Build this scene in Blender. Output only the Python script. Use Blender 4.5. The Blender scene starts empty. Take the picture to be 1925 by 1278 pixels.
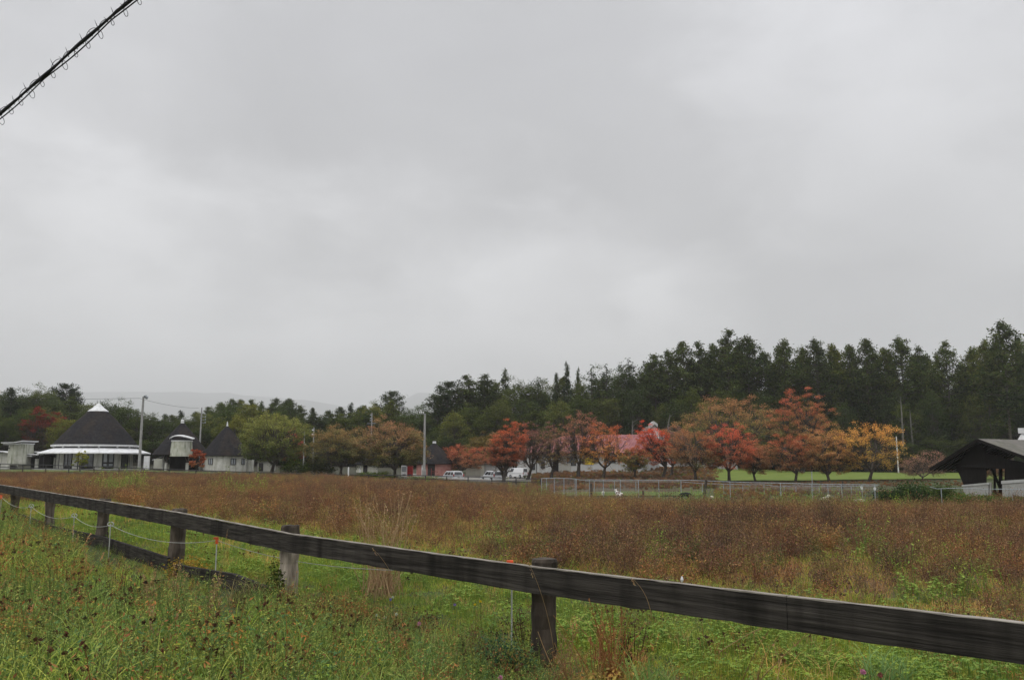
import bpy, math, random
import numpy as np
from mathutils import Vector

# ------------------------------------------------------------------ camera, world, sun
F = 1600.0; CX, CY = 962.5, 639.0
PITCH = math.atan(231.0 / F); CP, SP = math.cos(PITCH), math.sin(PITCH)
EYE = 1.5
HAZE = True

scn = bpy.context.scene
col = scn.collection
cam_d = bpy.data.cameras.new('camera')
cam_d.sensor_width = 36.0; cam_d.lens = F / 1925.0 * 36.0
cam_d.clip_start = 0.05; cam_d.clip_end = 40000
cam = bpy.data.objects.new('camera', cam_d)
cam.location = (0, 0, EYE); cam.rotation_euler = (math.pi / 2 + PITCH, 0, 0)
col.objects.link(cam); scn.camera = cam

scn.view_settings.view_transform = 'Standard'
scn.view_settings.look = 'None'
scn.view_settings.exposure = 0.0
scn.view_settings.gamma = 1.0
scn.cycles.use_denoising = True
scn.cycles.max_bounces = 6
scn.cycles.diffuse_bounces = 3
scn.cycles.glossy_bounces = 2
scn.cycles.transmission_bounces = 3
scn.cycles.transparent_max_bounces = 6
scn.cycles.volume_bounces = 1
scn.render.film_transparent = False


def ray(px, py):
    u = (px - CX) / F; v = (CY - py) / F
    y = CP - v * SP; z = SP + v * CP
    return u / y, z / y


def P(px, py, D):
    a, b = ray(px, py)
    return Vector((a * D, D, EYE + b * D))


world = bpy.data.worlds.new("World"); scn.world = world
world.use_nodes = True
wn = world.node_tree.nodes; wl = world.node_tree.links
wn.clear()
SUN_EL, SUN_AZ = 52.0, 215.0      # sun up behind the left shoulder, above the cloud


def build_world():
    out = wn.new('ShaderNodeOutputWorld')
    sky = wn.new('ShaderNodeTexSky'); sky.sky_type = 'NISHITA'; sky.sun_disc = False
    sky.sun_elevation = math.radians(SUN_EL); sky.sun_rotation = math.radians(SUN_AZ)
    bg1 = wn.new('ShaderNodeBackground'); bg1.inputs['Strength'].default_value = 0.10
    wl.new(sky.outputs[0], bg1.inputs['Color'])
    tc = wn.new('ShaderNodeTexCoord')
    nrm = wn.new('ShaderNodeVectorMath'); nrm.operation = 'NORMALIZE'
    wl.new(tc.outputs['Generated'], nrm.inputs[0])
    D = nrm.outputs[0]
    sep = wn.new('ShaderNodeSeparateXYZ'); wl.new(D, sep.inputs[0])

    def math_(op, a, b, c=None, clamp=False):
        n = wn.new('ShaderNodeMath'); n.operation = op; n.use_clamp = clamp
        for i, v in enumerate((a, b, c)):
            if v is None: continue
            if isinstance(v, (int, float)): n.inputs[i].default_value = v
            else: wl.new(v, n.inputs[i])
        return n.outputs[0]

    # stretched cloud noise
    mp = wn.new('ShaderNodeMapping'); mp.inputs['Scale'].default_value = (1.0, 1.0, 1.9)
    mp.inputs['Rotation'].default_value = (0.0, 0.25, 0.3)
    wl.new(D, mp.inputs[0])
    n1 = wn.new('ShaderNodeTexNoise'); n1.inputs['Scale'].default_value = 2.2
    n1.inputs['Detail'].default_value = 3.5; n1.inputs['Roughness'].default_value = 0.5
    n1.inputs['Distortion'].default_value = 0.4
    wl.new(mp.outputs[0], n1.inputs['Vector'])
    n2 = wn.new('ShaderNodeTexNoise'); n2.inputs['Scale'].default_value = 7.5
    n2.inputs['Detail'].default_value = 5; n2.inputs['Roughness'].default_value = 0.5
    n2.inputs['Distortion'].default_value = 0.25
    wl.new(mp.outputs[0], n2.inputs['Vector'])
    s = math_('ADD', math_('MULTIPLY', math_('SUBTRACT', n1.outputs[0], 0.5), 0.26),
              math_('MULTIPLY', math_('SUBTRACT', n2.outputs[0], 0.5), 0.20))
    s = math_('ADD', s, 0.60)
    # lighter and darker banks of cloud, each a direction in the sky
    lobes = [(1060, 540, 8, 0.13), (1290, 600, 6, 0.13), (750, 690, 9, .09), (950, 650, 8, .06), (60, 540, 14, 0.09), (330, 480, 9, 0.05), (450, 640, 10, .04),
             (1850, 130, 20, 0.12), (1550, 120, 12, 0.03), (1150, 330, 16, -.04), (900, 760, 20, 0.15), (300, 720, 18, 0.13), (1600, 760, 20, .06),
             (800, 330, 18, -0.08), (1520, 540, 12, -0.10), (1780, 580, 10, -.08), (1000, 420, 9, -0.03), (520, 330, 10, -0.02),
             (100, 100, 14, 0.04), (1500, 330, 9, -0.01), (600, 570, 8, -0.04), (900, 480, 6, 0.03), (1450,200,9,.03)]
    for px, py, rad, amp in lobes:
        a, b = ray(px, py)
        d = Vector((a, 1, b)).normalized()
        dt = wn.new('ShaderNodeVectorMath'); dt.operation = 'DOT_PRODUCT'
        wl.new(D, dt.inputs[0]); dt.inputs[1].default_value = d
        wob = math_('ADD', dt.outputs['Value'], math_('MULTIPLY', math_('SUBTRACT', n2.outputs[0], 0.5), 0.045 * (rad / 14.0) ** 2))
        mr = wn.new('ShaderNodeMapRange'); mr.interpolation_type = 'SMOOTHSTEP'
        wl.new(wob, mr.inputs['Value'])
        mr.inputs['From Min'].default_value = math.cos(math.radians(rad))
        mr.inputs['From Max'].default_value = 1.0
        mr.inputs['To Min'].default_value = 0; mr.inputs['To Max'].default_value = amp
        s = math_('ADD', s, mr.outputs[0])
    # overcast sky is brighter overhead
    mr = wn.new('ShaderNodeMapRange'); mr.interpolation_type = 'SMOOTHSTEP'
    wl.new(sep.outputs['Z'], mr.inputs['Value'])
    mr.inputs['From Min'].default_value = 0.50; mr.inputs['From Max'].default_value = 0.95
    mr.inputs['To Min'].default_value = 1.0; mr.inputs['To Max'].default_value = 3.4
    s = math_('MULTIPLY', s, mr.outputs[0])
    mr = wn.new('ShaderNodeMapRange'); mr.interpolation_type = 'SMOOTHSTEP'; wl.new(sep.outputs['Z'], mr.inputs['Value'])
    mr.inputs['From Min'].default_value = 0.0; mr.inputs['From Max'].default_value = 0.24
    mr.inputs['To Min'].default_value = 1.16; mr.inputs['To Max'].default_value = 1.0
    s = math_('MULTIPLY', s, mr.outputs[0])
    # slightly bluer higher up
    mr2 = wn.new('ShaderNodeMapRange'); wl.new(sep.outputs['Z'], mr2.inputs['Value'])
    mr2.inputs['From Min'].default_value = 0.05; mr2.inputs['From Max'].default_value = 0.45
    mx = wn.new('ShaderNodeMix'); mx.data_type = 'RGBA'
    wl.new(mr2.outputs[0], mx.inputs['Factor'])
    mx.inputs['A'].default_value = (1.005, 1.0, 0.995, 1); mx.inputs['B'].default_value = (0.985, 0.99, 1.025, 1)
    vm = wn.new('ShaderNodeVectorMath'); vm.operation = 'SCALE'
    wl.new(mx.outputs['Result'], vm.inputs[0]); wl.new(s, vm.inputs['Scale'])
    bg2 = wn.new('ShaderNodeBackground'); bg2.inputs['Strength'].default_value = 1.0
    wl.new(vm.outputs[0], bg2.inputs['Color'])
    ms = wn.new('ShaderNodeMixShader'); ms.inputs[0].default_value = 0.96
    wl.new(bg1.outputs[0], ms.inputs[1]); wl.new(bg2.outputs[0], ms.inputs[2])
    wl.new(ms.outputs[0], out.inputs['Surface'])


build_world()
sun_d = bpy.data.lights.new('sun', 'SUN'); sun_d.energy = 1.2; sun_d.angle = math.radians(35)
sun_d.color = (1.0, 0.97, 0.92)
sun = bpy.data.objects.new('sun', sun_d); col.objects.link(sun)
_az = math.radians(SUN_AZ); _el = math.radians(SUN_EL)
_sd = Vector((math.sin(_az) * math.cos(_el), math.cos(_az) * math.cos(_el), math.sin(_el)))
sun.rotation_euler = _sd.to_track_quat('Z', 'Y').to_euler()

# ------------------------------------------------------------------ helpers
R = np.random.default_rng(11)
TA = np.array([-.8, -.45, -.25, -.1, 0, .1, .2, .35, .5, .8])
TY = np.array([0, 6, 12, 20, 30, 45, 60, 70, 92, 105, 120, 140, 180, 240, 400, 900, 12000])
TZ = np.array([
    [0, 0, 0, 0, 0, 0, 0, 0, 0, 0],
    [.05] * 10,
    [.1, .1, .1, .1, .05, .05, 0, 0, 0, 0],
    [.2, .2, .1, .05, 0, 0, 0, 0, 0, 0],
    [.12, .15, .1, -.05, -.2, -.3, -.35, -.4, -.4, -.4],
    [.1, .1, 0, -.3, -.6, -.9, -1.0, -1.05, -1.15, -1.15],
    [.1, .05, -.1, -.5, -1.0, -1.4, -1.5, -1.6, -1.75, -1.75],
    [.1, .05, -.15, -.6, -1.1, -1.2, -1.2, -1.3, -1.6, -1.6],
    [.1, 0, -.2, -.9, -1.4, -1.0, -1.0, -1.0, -.9, -.9],
    [.2, .1, -.2, -.85, -1.25, -.85, -.85, -.8, -.6, -.6],
    [.5, .45, .1, -.6, -.9, -.4, -.4, -.6, -.55, -.55],
    [.9, .85, .4, -.15, -.5, .25, .6, -.3, -.5, -.5],
    [1.2, 1.2, .8, .5, .3, .6, .8, -.3, -.5, -.5],
    [3, 3, 2.5, 2, 2, 2, 2, 1, .5, .5],
    [8, 8, 7, 6, 6, 6, 6, 6, 6, 6],
    [10] * 10, [10] * 10], dtype=float)


def nz(x, y, s=1.0, seed=0):
    """smooth 2-D noise about -1..1"""
    x = np.asarray(x, float) / s; y = np.asarray(y, float) / s
    rr = np.random.default_rng(100 + seed)
    v = 0
    for k in range(7):
        a = rr.uniform(0, 6.28); f = rr.uniform(.6, 1.9); p = rr.uniform(0, 6.28); q = rr.uniform(0, 6.28)
        v = v + np.sin(f * (x * np.cos(a) + y * np.sin(a)) + p + 1.3 * np.sin(.7 * f * (y * np.cos(a) - x * np.sin(a)) + q))
    return v / 4.2


def terr(x, y):
    x = np.asarray(x, float); y = np.asarray(y, float)
    yy = np.clip(y, 0, 11999)
    a = np.clip(x / np.maximum(yy, 1.0), -.8, .8)
    i = np.clip(np.searchsorted(TY, yy, side='right') - 1, 0, len(TY) - 2)
    j = np.clip(np.searchsorted(TA, a, side='right') - 1, 0, len(TA) - 2)
    t = (yy - TY[i]) / (TY[i + 1] - TY[i]); s = (a - TA[j]) / (TA[j + 1] - TA[j])
    s = s * s * (3 - 2 * s)
    z = (TZ[i, j] * (1 - t) * (1 - s) + TZ[i + 1, j] * t * (1 - s) + TZ[i, j + 1] * (1 - t) * s + TZ[i + 1, j + 1] * t * s)
    z = z + .035 * nz(x, y, 1.3, 1) + .07 * nz(x, y, 6, 2) * np.clip(yy / 25, 0, 1)
    return z


def tz(x, y): return float(terr(x, y))


def G(px, D, dz=0.0):
    a, b = ray(px, 870)
    return Vector((a * D, D, tz(a * D, D) + dz))


def PXM(D): return F / (D * CP)          # pixels per metre


class MB:
    def __init__(s): s.v = []; s.f = []; s.c = []; s.n = 0

    def add(s, v, f, c=(1, 1, 1)):
        v = np.asarray(v, float).reshape(-1, 3)
        c = np.asarray(c, float)
        if c.ndim == 1: c = np.tile(c, (len(v), 1))
        s.v.append(v); s.c.append(c)
        if isinstance(f, np.ndarray): f = (f + s.n).tolist()
        else: f = [[i + s.n for i in q] for q in f]
        s.f.extend(f); s.n += len(v)
        return s

    def box(s, lo, hi, c=(1, 1, 1)):
        x0, y0, z0 = lo; x1, y1, z1 = hi
        v = [(x0, y0, z0), (x1, y0, z0), (x1, y1, z0), (x0, y1, z0), (x0, y0, z1), (x1, y0, z1), (x1, y1, z1), (x0, y1, z1)]
        return s.add(v, [(0, 3, 2, 1), (4, 5, 6, 7), (0, 1, 5, 4), (1, 2, 6, 5), (2, 3, 7, 6), (3, 0, 4, 7)], c)

    def beam(s, p0, p1, w, h, c=(1, 1, 1)):
        """box along p0-p1, width w (sideways), height h (up), p on the centre"""
        p0 = Vector(p0); p1 = Vector(p1); d = (p1 - p0).normalized()
        side = d.cross(Vector((0, 0, 1)))
        if side.length < 1e-3: side = Vector((1, 0, 0))
        side.normalize(); up = side.cross(d).normalized()
        v = []
        for p in (p0, p1):
            for a, b in ((-1, -1), (1, -1), (1, 1), (-1, 1)):
                v.append(p + side * a * w / 2 + up * b * h / 2)
        return s.add(v, [(3, 2, 1, 0), (4, 5, 6, 7), (0, 1, 5, 4), (1, 2, 6, 5), (2, 3, 7, 6), (3, 0, 4, 7)], c)

    def tube(s, pts, rad, n=6, c=(1, 1, 1), cap=True):
        pts = np.asarray([tuple(p) for p in pts], float); m = len(pts)
        rad = np.broadcast_to(np.asarray(rad, float), (m,))
        d = np.gradient(pts, axis=0); d /= np.linalg.norm(d, axis=1)[:, None] + 1e-12
        ref = np.array([0, 0, 1.]) if abs(d[0][2]) < .8 else np.array([1., 0, 0])
        vs = []
        for i in range(m):
            a = np.cross(d[i], ref); na = np.linalg.norm(a)
            a = a / na if na > 1e-6 else np.array([1., 0, 0])
            b = np.cross(d[i], a); ref = np.cross(a, d[i])
            th = np.arange(n) / n * 2 * math.pi
            vs.append(pts[i] + rad[i] * (np.cos(th)[:, None] * a + np.sin(th)[:, None] * b))
        v = np.concatenate(vs); f = []
        for i in range(m - 1):
            for k in range(n):
                k2 = (k + 1) % n
                f.append((i * n + k, i * n + k2, (i + 1) * n + k2, (i + 1) * n + k))
        if cap: f.append(tuple(range(n))[::-1]); f.append(tuple((m - 1) * n + k for k in range(n)))
        return s.add(v, f, c)

    def lathe(s, prof, n=32, c=(1, 1, 1), a0=0, a1=2 * math.pi, cen=(0, 0, 0)):
        full = abs(a1 - a0 - 2 * math.pi) < 1e-6
        m = n if full else n + 1
        th = a0 + np.arange(m) / n * (a1 - a0)
        v = []
        for r, z in prof:
            for t in th: v.append((cen[0] + r * math.cos(t), cen[1] + r * math.sin(t), cen[2] + z))
        f = []
        for i in range(len(prof) - 1):
            for k in range(n):
                k2 = (k + 1) % m
                f.append((i * m + k, i * m + k2, (i + 1) * m + k2, (i + 1) * m + k))
        return s.add(v, f, c)

    def poly(s, pts, thick, axis, c=(1, 1, 1)):
        """flat polygon pts (3-D) extruded by thick along vector axis"""
        ax = Vector(axis).normalized() * thick; n = len(pts)
        v = [Vector(p) for p in pts] + [Vector(p) + ax for p in pts]
        f = [tuple(range(n))[::-1], tuple(range(n, 2 * n))]
        for k in range(n): f.append((k, (k + 1) % n, n + (k + 1) % n, n + k))
        return s.add(v, f, c)

    def build(s, name, m, parent=None, smooth=False, loc=None):
        me = bpy.data.meshes.new(name)
        v = np.concatenate(s.v); me.from_pydata(v.tolist(), [], s.f)
        c = np.concatenate(s.c)
        at = me.color_attributes.new('Col', 'FLOAT_COLOR', 'POINT')
        at.data.foreach_set('color', np.hstack([c, np.ones((len(c), 1))]).ravel())
        if smooth: me.polygons.foreach_set('use_smooth', [True] * len(me.polygons))
        me.materials.append(m); me.update()
        o = bpy.data.objects.new(name, me)
        if loc is not None: o.location = loc
        col.objects.link(o)
        if parent: o.parent = parent
        return o


def tag(o, label=None, cat=None, group=None, kind=None):
    if label: o['label'] = label
    if cat: o['category'] = cat
    if group: o['group'] = group
    if kind: o['kind'] = kind
    return o


def empty(name, loc=(0, 0, 0), rz=0.0, **k):
    o = bpy.data.objects.new(name, None); o.empty_display_size = .2
    o.location = loc; o.rotation_euler = (0, 0, rz); col.objects.link(o)
    return tag(o, **k)


def copy_tree(o, parent=None):
    c = o.copy(); col.objects.link(c)
    if parent: c.parent = parent
    for ch in KIDS.get(o.name, []):
        copy_tree(ch, c)
    return c


KIDS = {}


def kids(o, *ch):
    KIDS[o.name] = list(ch)
    return o


# ------------------------------------------------------------------ materials
def newmat(name):
    m = bpy.data.materials.new(name); m.use_nodes = True
    nt = m.node_tree; nt.nodes.clear()
    out = nt.nodes.new('ShaderNodeOutputMaterial')
    return m, nt, out


def mat(name, c1, c2=None, scale=3.0, rough=.8, bump=0.0, metal=0.0, stretch=(1, 1, 1), spec=.3, usecol=False, detail=6, lo=.35, hi=.68, streak=None, rot=None):
    m, nt, out = newmat(name)
    p = nt.nodes.new('ShaderNodeBsdfPrincipled'); nt.links.new(p.outputs[0], out.inputs[0])
    p.inputs['Roughness'].default_value = rough; p.inputs['Metallic'].default_value = metal
    p.inputs['Specular IOR Level'].default_value = spec
    if c2 is None: c2 = tuple(x * .75 for x in c1)
    tc = nt.nodes.new('ShaderNodeTexCoord'); mp = nt.nodes.new('ShaderNodeMapping')
    mp.inputs['Scale'].default_value = stretch
    if rot is not None:
        mp.vector_type = 'TEXTURE'; mp.inputs['Rotation'].default_value = (0, 0, rot); mp.inputs['Scale'].default_value = tuple(1 / q for q in stretch)
    nt.links.new(tc.outputs['Object'], mp.inputs[0])
    n = nt.nodes.new('ShaderNodeTexNoise'); n.inputs['Scale'].default_value = scale; n.inputs['Detail'].default_value = detail
    n.inputs['Roughness'].default_value = .62
    nt.links.new(mp.outputs[0], n.inputs['Vector'])
    r = nt.nodes.new('ShaderNodeValToRGB')
    r.color_ramp.elements[0].position = lo; r.color_ramp.elements[1].position = hi
    r.color_ramp.elements[0].color = (*c1, 1); r.color_ramp.elements[1].color = (*c2, 1)
    nt.links.new(n.outputs[0], r.inputs[0]); c = r.outputs[0]
    if streak:      # vertical stains: (colour, x-scale, amount)
        sc_, xs, am = streak
        mp2 = nt.nodes.new('ShaderNodeMapping'); mp2.inputs['Scale'].default_value = (xs, xs, xs * .12)
        nt.links.new(tc.outputs['Object'], mp2.inputs[0])
        n2 = nt.nodes.new('ShaderNodeTexNoise'); n2.inputs['Scale'].default_value = 1.0; n2.inputs['Detail'].default_value = 4
        nt.links.new(mp2.outputs[0], n2.inputs['Vector'])
        mr = nt.nodes.new('ShaderNodeMapRange'); mr.inputs['From Min'].default_value = .48; mr.inputs['From Max'].default_value = .72
        mr.inputs['To Max'].default_value = am
        nt.links.new(n2.outputs[0], mr.inputs['Value'])
        mx = nt.nodes.new('ShaderNodeMix'); mx.data_type = 'RGBA'
        nt.links.new(mr.outputs[0], mx.inputs['Factor']); nt.links.new(c, mx.inputs['A']); mx.inputs['B'].default_value = (*sc_, 1)
        c = mx.outputs['Result']
    if usecol:
        a = nt.nodes.new('ShaderNodeAttribute'); a.attribute_name = 'Col'
        mx = nt.nodes.new('ShaderNodeMix'); mx.data_type = 'RGBA'; mx.blend_type = 'MULTIPLY'; mx.inputs['Factor'].default_value = 1
        nt.links.new(c, mx.inputs['A']); nt.links.new(a.outputs['Color'], mx.inputs['B']); c = mx.outputs['Result']
    nt.links.new(c, p.inputs['Base Color'])
    if bump:
        b = nt.nodes.new('ShaderNodeBump'); b.inputs['Strength'].default_value = bump; b.inputs['Distance'].default_value = .02
        nt.links.new(n.outputs[0], b.inputs['Height']); nt.links.new(b.outputs[0], p.inputs['Normal'])
    return m


def leafmat(name, ramp=None, transl=.35, gain=1.0):
    """leaf colour = Col attribute, times a ramp looked up by the instance's own tint"""
    m, nt, out = newmat(name)
    a = nt.nodes.new('ShaderNodeAttribute'); a.attribute_name = 'Col'
    c = a.outputs['Color']
    if ramp:
        t = nt.nodes.new('ShaderNodeAttribute'); t.attribute_type = 'INSTANCER'; t.attribute_name = 'tint'
        r = nt.nodes.new('ShaderNodeValToRGB'); e = r.color_ramp.elements
        e[0].position = ramp[0][0]; e[0].color = (*ramp[0][1], 1)
        e[1].position = ramp[-1][0]; e[1].color = (*ramp[-1][1], 1)
        for pos, cc in ramp[1:-1]:
            k = e.new(pos); k.color = (*cc, 1)
        nt.links.new(t.outputs['Fac'], r.inputs[0])
        mx = nt.nodes.new('ShaderNodeMix'); mx.data_type = 'RGBA'; mx.blend_type = 'MULTIPLY'; mx.inputs['Factor'].default_value = 1
        nt.links.new(c, mx.inputs['A']); nt.links.new(r.outputs[0], mx.inputs['B']); c = mx.outputs['Result']
    if not ramp and name != 'petals':      # every tree has its own tone
        oi = nt.nodes.new('ShaderNodeObjectInfo'); r = nt.nodes.new('ShaderNodeValToRGB'); e = r.color_ramp.elements
        e[0].color = (.66, .70, .82, 1); e[1].color = (1.40, 1.28, .9, 1); k = e.new(.5); k.color = (1, 1.05, 1, 1)
        nt.links.new(oi.outputs['Random'], r.inputs[0])
        mx = nt.nodes.new('ShaderNodeMix'); mx.data_type = 'RGBA'; mx.blend_type = 'MULTIPLY'; mx.inputs['Factor'].default_value = 1
        nt.links.new(c, mx.inputs['A']); nt.links.new(r.outputs[0], mx.inputs['B']); c = mx.outputs['Result']
    d = nt.nodes.new('ShaderNodeBsdfDiffuse'); nt.links.new(c, d.inputs[0])
    tr = nt.nodes.new('ShaderNodeBsdfTranslucent'); nt.links.new(c, tr.inputs[0])
    ms = nt.nodes.new('ShaderNodeMixShader'); ms.inputs[0].default_value = transl
    nt.links.new(d.outputs[0], ms.inputs[1]); nt.links.new(tr.outputs[0], ms.inputs[2])
    nt.links.new(ms.outputs[0], out.inputs[0])
    return m


M = {}
M['wood'] = mat('weathered_dark_wood', (.018, .016, .014), (.066, .059, .051), 1.6, .9, .8, stretch=(.8, 22, 22), rot=math.radians(-46), streak=((.010, .009, .008), 5, .85), spec=.12)
M['wood_top'] = mat('pale_wood_edge', (.17, .15, .125), (.32, .29, .25), 4.0, .9, .2)
M['post'] = mat('weathered_post', (.05, .04, .032), (.17, .15, .125), 7.0, .9, .6, stretch=(1.6, 1.6, .35), streak=((.02, .016, .013), 9, .8), usecol=True)
M['bark'] = mat('bark', (.035, .028, .022), (.11, .095, .08), 6, .95, .4)
M['barkpale'] = mat('pale_bark', (.09, .085, .075), (.18, .17, .15), 5, .95, .3)
M['thatch'] = mat('dark_shingle_roof', (.015, .015, .018), (.030, .029, .030), 1.2, .95, .5, stretch=(3, 3, 1), usecol=True, streak=((.05, .037, .028), .8, .6), spec=.08)
M['white'] = mat('white_paint', (.72, .73, .74), (.58, .58, .58), 1.5, .6, streak=((.4, .4, .36), 2, .4))
M['wall'] = mat('stained_plaster', (.62, .62, .57), (.42, .42, .37), 1.3, .9, .2, streak=((.26, .26, .2), 3, .8), usecol=True)
M['tower'] = mat('mossy_plaster', (.52, .52, .46), (.34, .35, .27), 1.1, .9, .2, streak=((.16, .18, .12), 3.5, .9))
M['dark'] = mat('dark_opening', (.012, .012, .013), (.03, .028, .027), 2, .7)
M['darkwood'] = mat('dark_brown_boards', (.009, .008, .008), (.020, .018, .016), 2, .95, .3, stretch=(9, 9, .7), spec=.04)
M['glass'] = mat('window_glass', (.05, .055, .06), (.10, .11, .12), 1, .12, spec=.8)
M['glassy'] = mat('bright_window_glass', (.30, .33, .36), (.38, .4, .42), 1, .15, spec=.8)
M['concrete'] = mat('concrete_pole', (.26, .26, .25), (.36, .36, .35), 3, .9, .1, streak=((.2, .2, .19), 5, .5))
M['steel'] = mat('galvanised_steel', (.24, .27, .29), (.38, .41, .43), 4, .5, metal=.25)
M['steeldark'] = mat('dark_steel', (.03, .03, .032), (.05, .05, .05), 4, .6, metal=.3)
M['redroof'] = mat('faded_red_metal_roof', (.20, .06, .065), (.30, .13, .125), 1.5, .6, .15, stretch=(1, 1, .3), streak=((.2, .04, .045), 2, .5))
M['pink'] = mat('pink_wall', (.30, .13, .11), (.42, .22, .19), 1.5, .9)
M['greyroof'] = mat('weathered_grey_roof', (.10, .095, .085), (.17, .155, .135), 1.2, .9, .4, stretch=(1, 1, 1), streak=((.07, .08, .045), 1.2, .7))
M['car'] = mat('white_car_paint', (.62, .64, .66), (.68, .7, .72), 1, .25, spec=.6)
M['van'] = mat('white_van_paint', (.70, .71, .72), (.75, .76, .77), 1, .3, spec=.6)
M['carglass'] = mat('car_glass', (.02, .022, .025), (.04, .045, .05), 1, .08, spec=.9)
M['rubber'] = mat('rubber', (.015, .015, .015), (.02, .02, .02), 4, .9)
M['cable'] = mat('black_cable', (.008, .008, .012), (.016, .016, .02), 9, .6)
M['rope'] = mat('white_rope', (.34, .35, .32), (.46, .46, .43), 20, .7)
M['orange'] = mat('orange_plastic', (.7, .09, .03), (.8, .15, .05), 4, .5)
M['red'] = mat('red_panel', (.28, .02, .02), (.35, .03, .03), 2, .45)
M['yellow'] = mat('yellow_sheet', (.62, .45, .03), (.7, .5, .05), 2, .6)
M['lightgrey'] = mat('pale_grey_panel', (.42, .43, .42), (.5, .5, .49), 1.5, .8, streak=((.3, .3, .28), 2, .5))
M['cream'] = mat('cream_wall', (.50, .50, .42), (.58, .58, .5), 1.2, .85, streak=((.36, .36, .3), 1.5, .4))
M['shedwall'] = mat('pale_shed_boards', (.30, .30, .27), (.36, .35, .31), 1.5, .9)
M['pen_wire'] = mat('pen_wire', (.30, .32, .33), (.36, .38, .39), 4, .6)
M['kneewall'] = mat('pale_block_wall', (.40, .40, .38), (.30, .30, .28), 2, .9, .2, streak=((.2, .2, .18), 3, .6))
M['wool_black'] = mat('black_wool', (.010, .012, .014), (.03, .032, .035), 14, .95, .5)
M['wool_white'] = mat('dirty_white_wool', (.55, .51, .42), (.68, .66, .6), 12, .95, .6)
M['wool_spot'] = mat('brown_and_white_coat', (.62, .60, .56), (.10, .06, .045), 5, .95, .3, lo=.5, hi=.53)
M['leaf'] = leafmat('tree_leaves', transl=.36)
M['needle'] = leafmat('dark_needles', transl=.2)
M['flower'] = leafmat('petals')
weedramp = [(0, (1.05, 1.1, 1.25)), (.2, (1.6, 1.48, 1.6)), (.38, (2.15, 1.82, 1.68)), (.55, (2.6, 2.35, 1.8)), (.75, (2.3, 2.8, 1.6)), (1, (1.6, 2.6, 1.3))]
M['weed'] = leafmat('dry_weed', weedramp, .22)
grassramp = [(0, (1.35, 1.45, 1.45)), (.35, (2.3, 2.05, 1.9)), (.65, (3.0, 2.4, 1.8)), (.85, (3.0, 2.6, 1.6)), (1, (2.8, 2.3, 1.45))]
M['grass'] = leafmat('grass_blades', grassramp, .4)


# ------------------------------------------------------------------ scatter (geometry nodes) for what nobody could count
def scatter(name, pts, rotz, scl, idx, tint, sources, label, cat, tilt=.12):
    me = bpy.data.meshes.new(name)
    n = len(pts)
    me.vertices.add(n); me.vertices.foreach_set('co', np.asarray(pts, float).ravel())
    rng = np.random.default_rng(n)
    rot = np.stack([rng.normal(0, tilt, n), rng.normal(0, tilt, n), rotz], 1)
    a = me.attributes.new('rot', 'FLOAT_VECTOR', 'POINT'); a.data.foreach_set('vector', rot.ravel())
    a = me.attributes.new('scl', 'FLOAT', 'POINT'); a.data.foreach_set('value', np.asarray(scl, float))
    a = me.attributes.new('tint', 'FLOAT', 'POINT'); a.data.foreach_set('value', np.asarray(tint, float))
    a = me.attributes.new('idx', 'INT', 'POINT'); a.data.foreach_set('value', np.asarray(idx, int))
    ob = bpy.data.objects.new(name, me); col.objects.link(ob)
    for s in sources:
        if s.data.materials: me.materials.append(s.data.materials[0])
    cl = bpy.data.collections.new(name + '_source')
    for k, s in enumerate(sources):
        for c_ in list(s.users_collection): c_.objects.unlink(s)
        s.name = '%s_%02d' % (name, k); cl.objects.link(s)
    ng = bpy.data.node_groups.new(name, 'GeometryNodeTree')
    ng.interface.new_socket('Geometry', in_out='INPUT', socket_type='NodeSocketGeometry')
    ng.interface.new_socket('Geometry', in_out='OUTPUT', socket_type='NodeSocketGeometry')
    N = ng.nodes; L = ng.links
    gi = N.new('NodeGroupInput'); go = N.new('NodeGroupOutput')
    ci = N.new('GeometryNodeCollectionInfo'); ci.inputs['Collection'].default_value = cl
    ci.inputs['Separate Children'].default_value = True; ci.inputs['Reset Children'].default_value = True
    iop = N.new('GeometryNodeInstanceOnPoints'); iop.inputs['Pick Instance'].default_value = True

    def na(nm, ty):
        q = N.new('GeometryNodeInputNamedAttribute'); q.data_type = ty; q.inputs['Name'].default_value = nm
        return q.outputs['Attribute']
    L.new(gi.outputs[0], iop.inputs['Points']); L.new(ci.outputs[0], iop.inputs['Instance'])
    L.new(na('idx', 'INT'), iop.inputs['Instance Index'])
    e2r = N.new('FunctionNodeEulerToRotation'); L.new(na('rot', 'FLOAT_VECTOR'), e2r.inputs[0])
    L.new(e2r.outputs[0], iop.inputs['Rotation']); L.new(na('scl', 'FLOAT'), iop.inputs['Scale'])
    L.new(iop.outputs[0], go.inputs[0])
    md = ob.modifiers.new('scatter', 'NODES'); md.node_group = ng
    return tag(ob, label, cat, kind='stuff')


# ------------------------------------------------------------------ leaf clouds and trees
def leaves(mb, cen, size, colr, rng, flat=.5, aspect=.6):
    """one quad per centre; flat: 0 = any direction, 1 = horizontal"""
    n = len(cen)
    nrm = rng.normal(size=(n, 3)); nrm[:, 2] = np.abs(nrm[:, 2]) + flat * 2.5
    nrm /= np.linalg.norm(nrm, axis=1)[:, None]
    a = np.cross(nrm, rng.normal(size=(n, 3))); a /= np.linalg.norm(a, axis=1)[:, None] + 1e-9
    b = np.cross(nrm, a)
    s = (np.asarray(size) * rng.uniform(.6, 1.35, n))[:, None]
    a = a * s; b = b * s * aspect
    v = np.stack([cen - a, cen - b * .9 + a * .1, cen + a, cen + b * .9 + a * .1], 1).reshape(-1, 3)
    f = np.arange(4 * n).reshape(n, 4)
    mb.add(v, f, np.repeat(colr, 4, axis=0))


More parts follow.
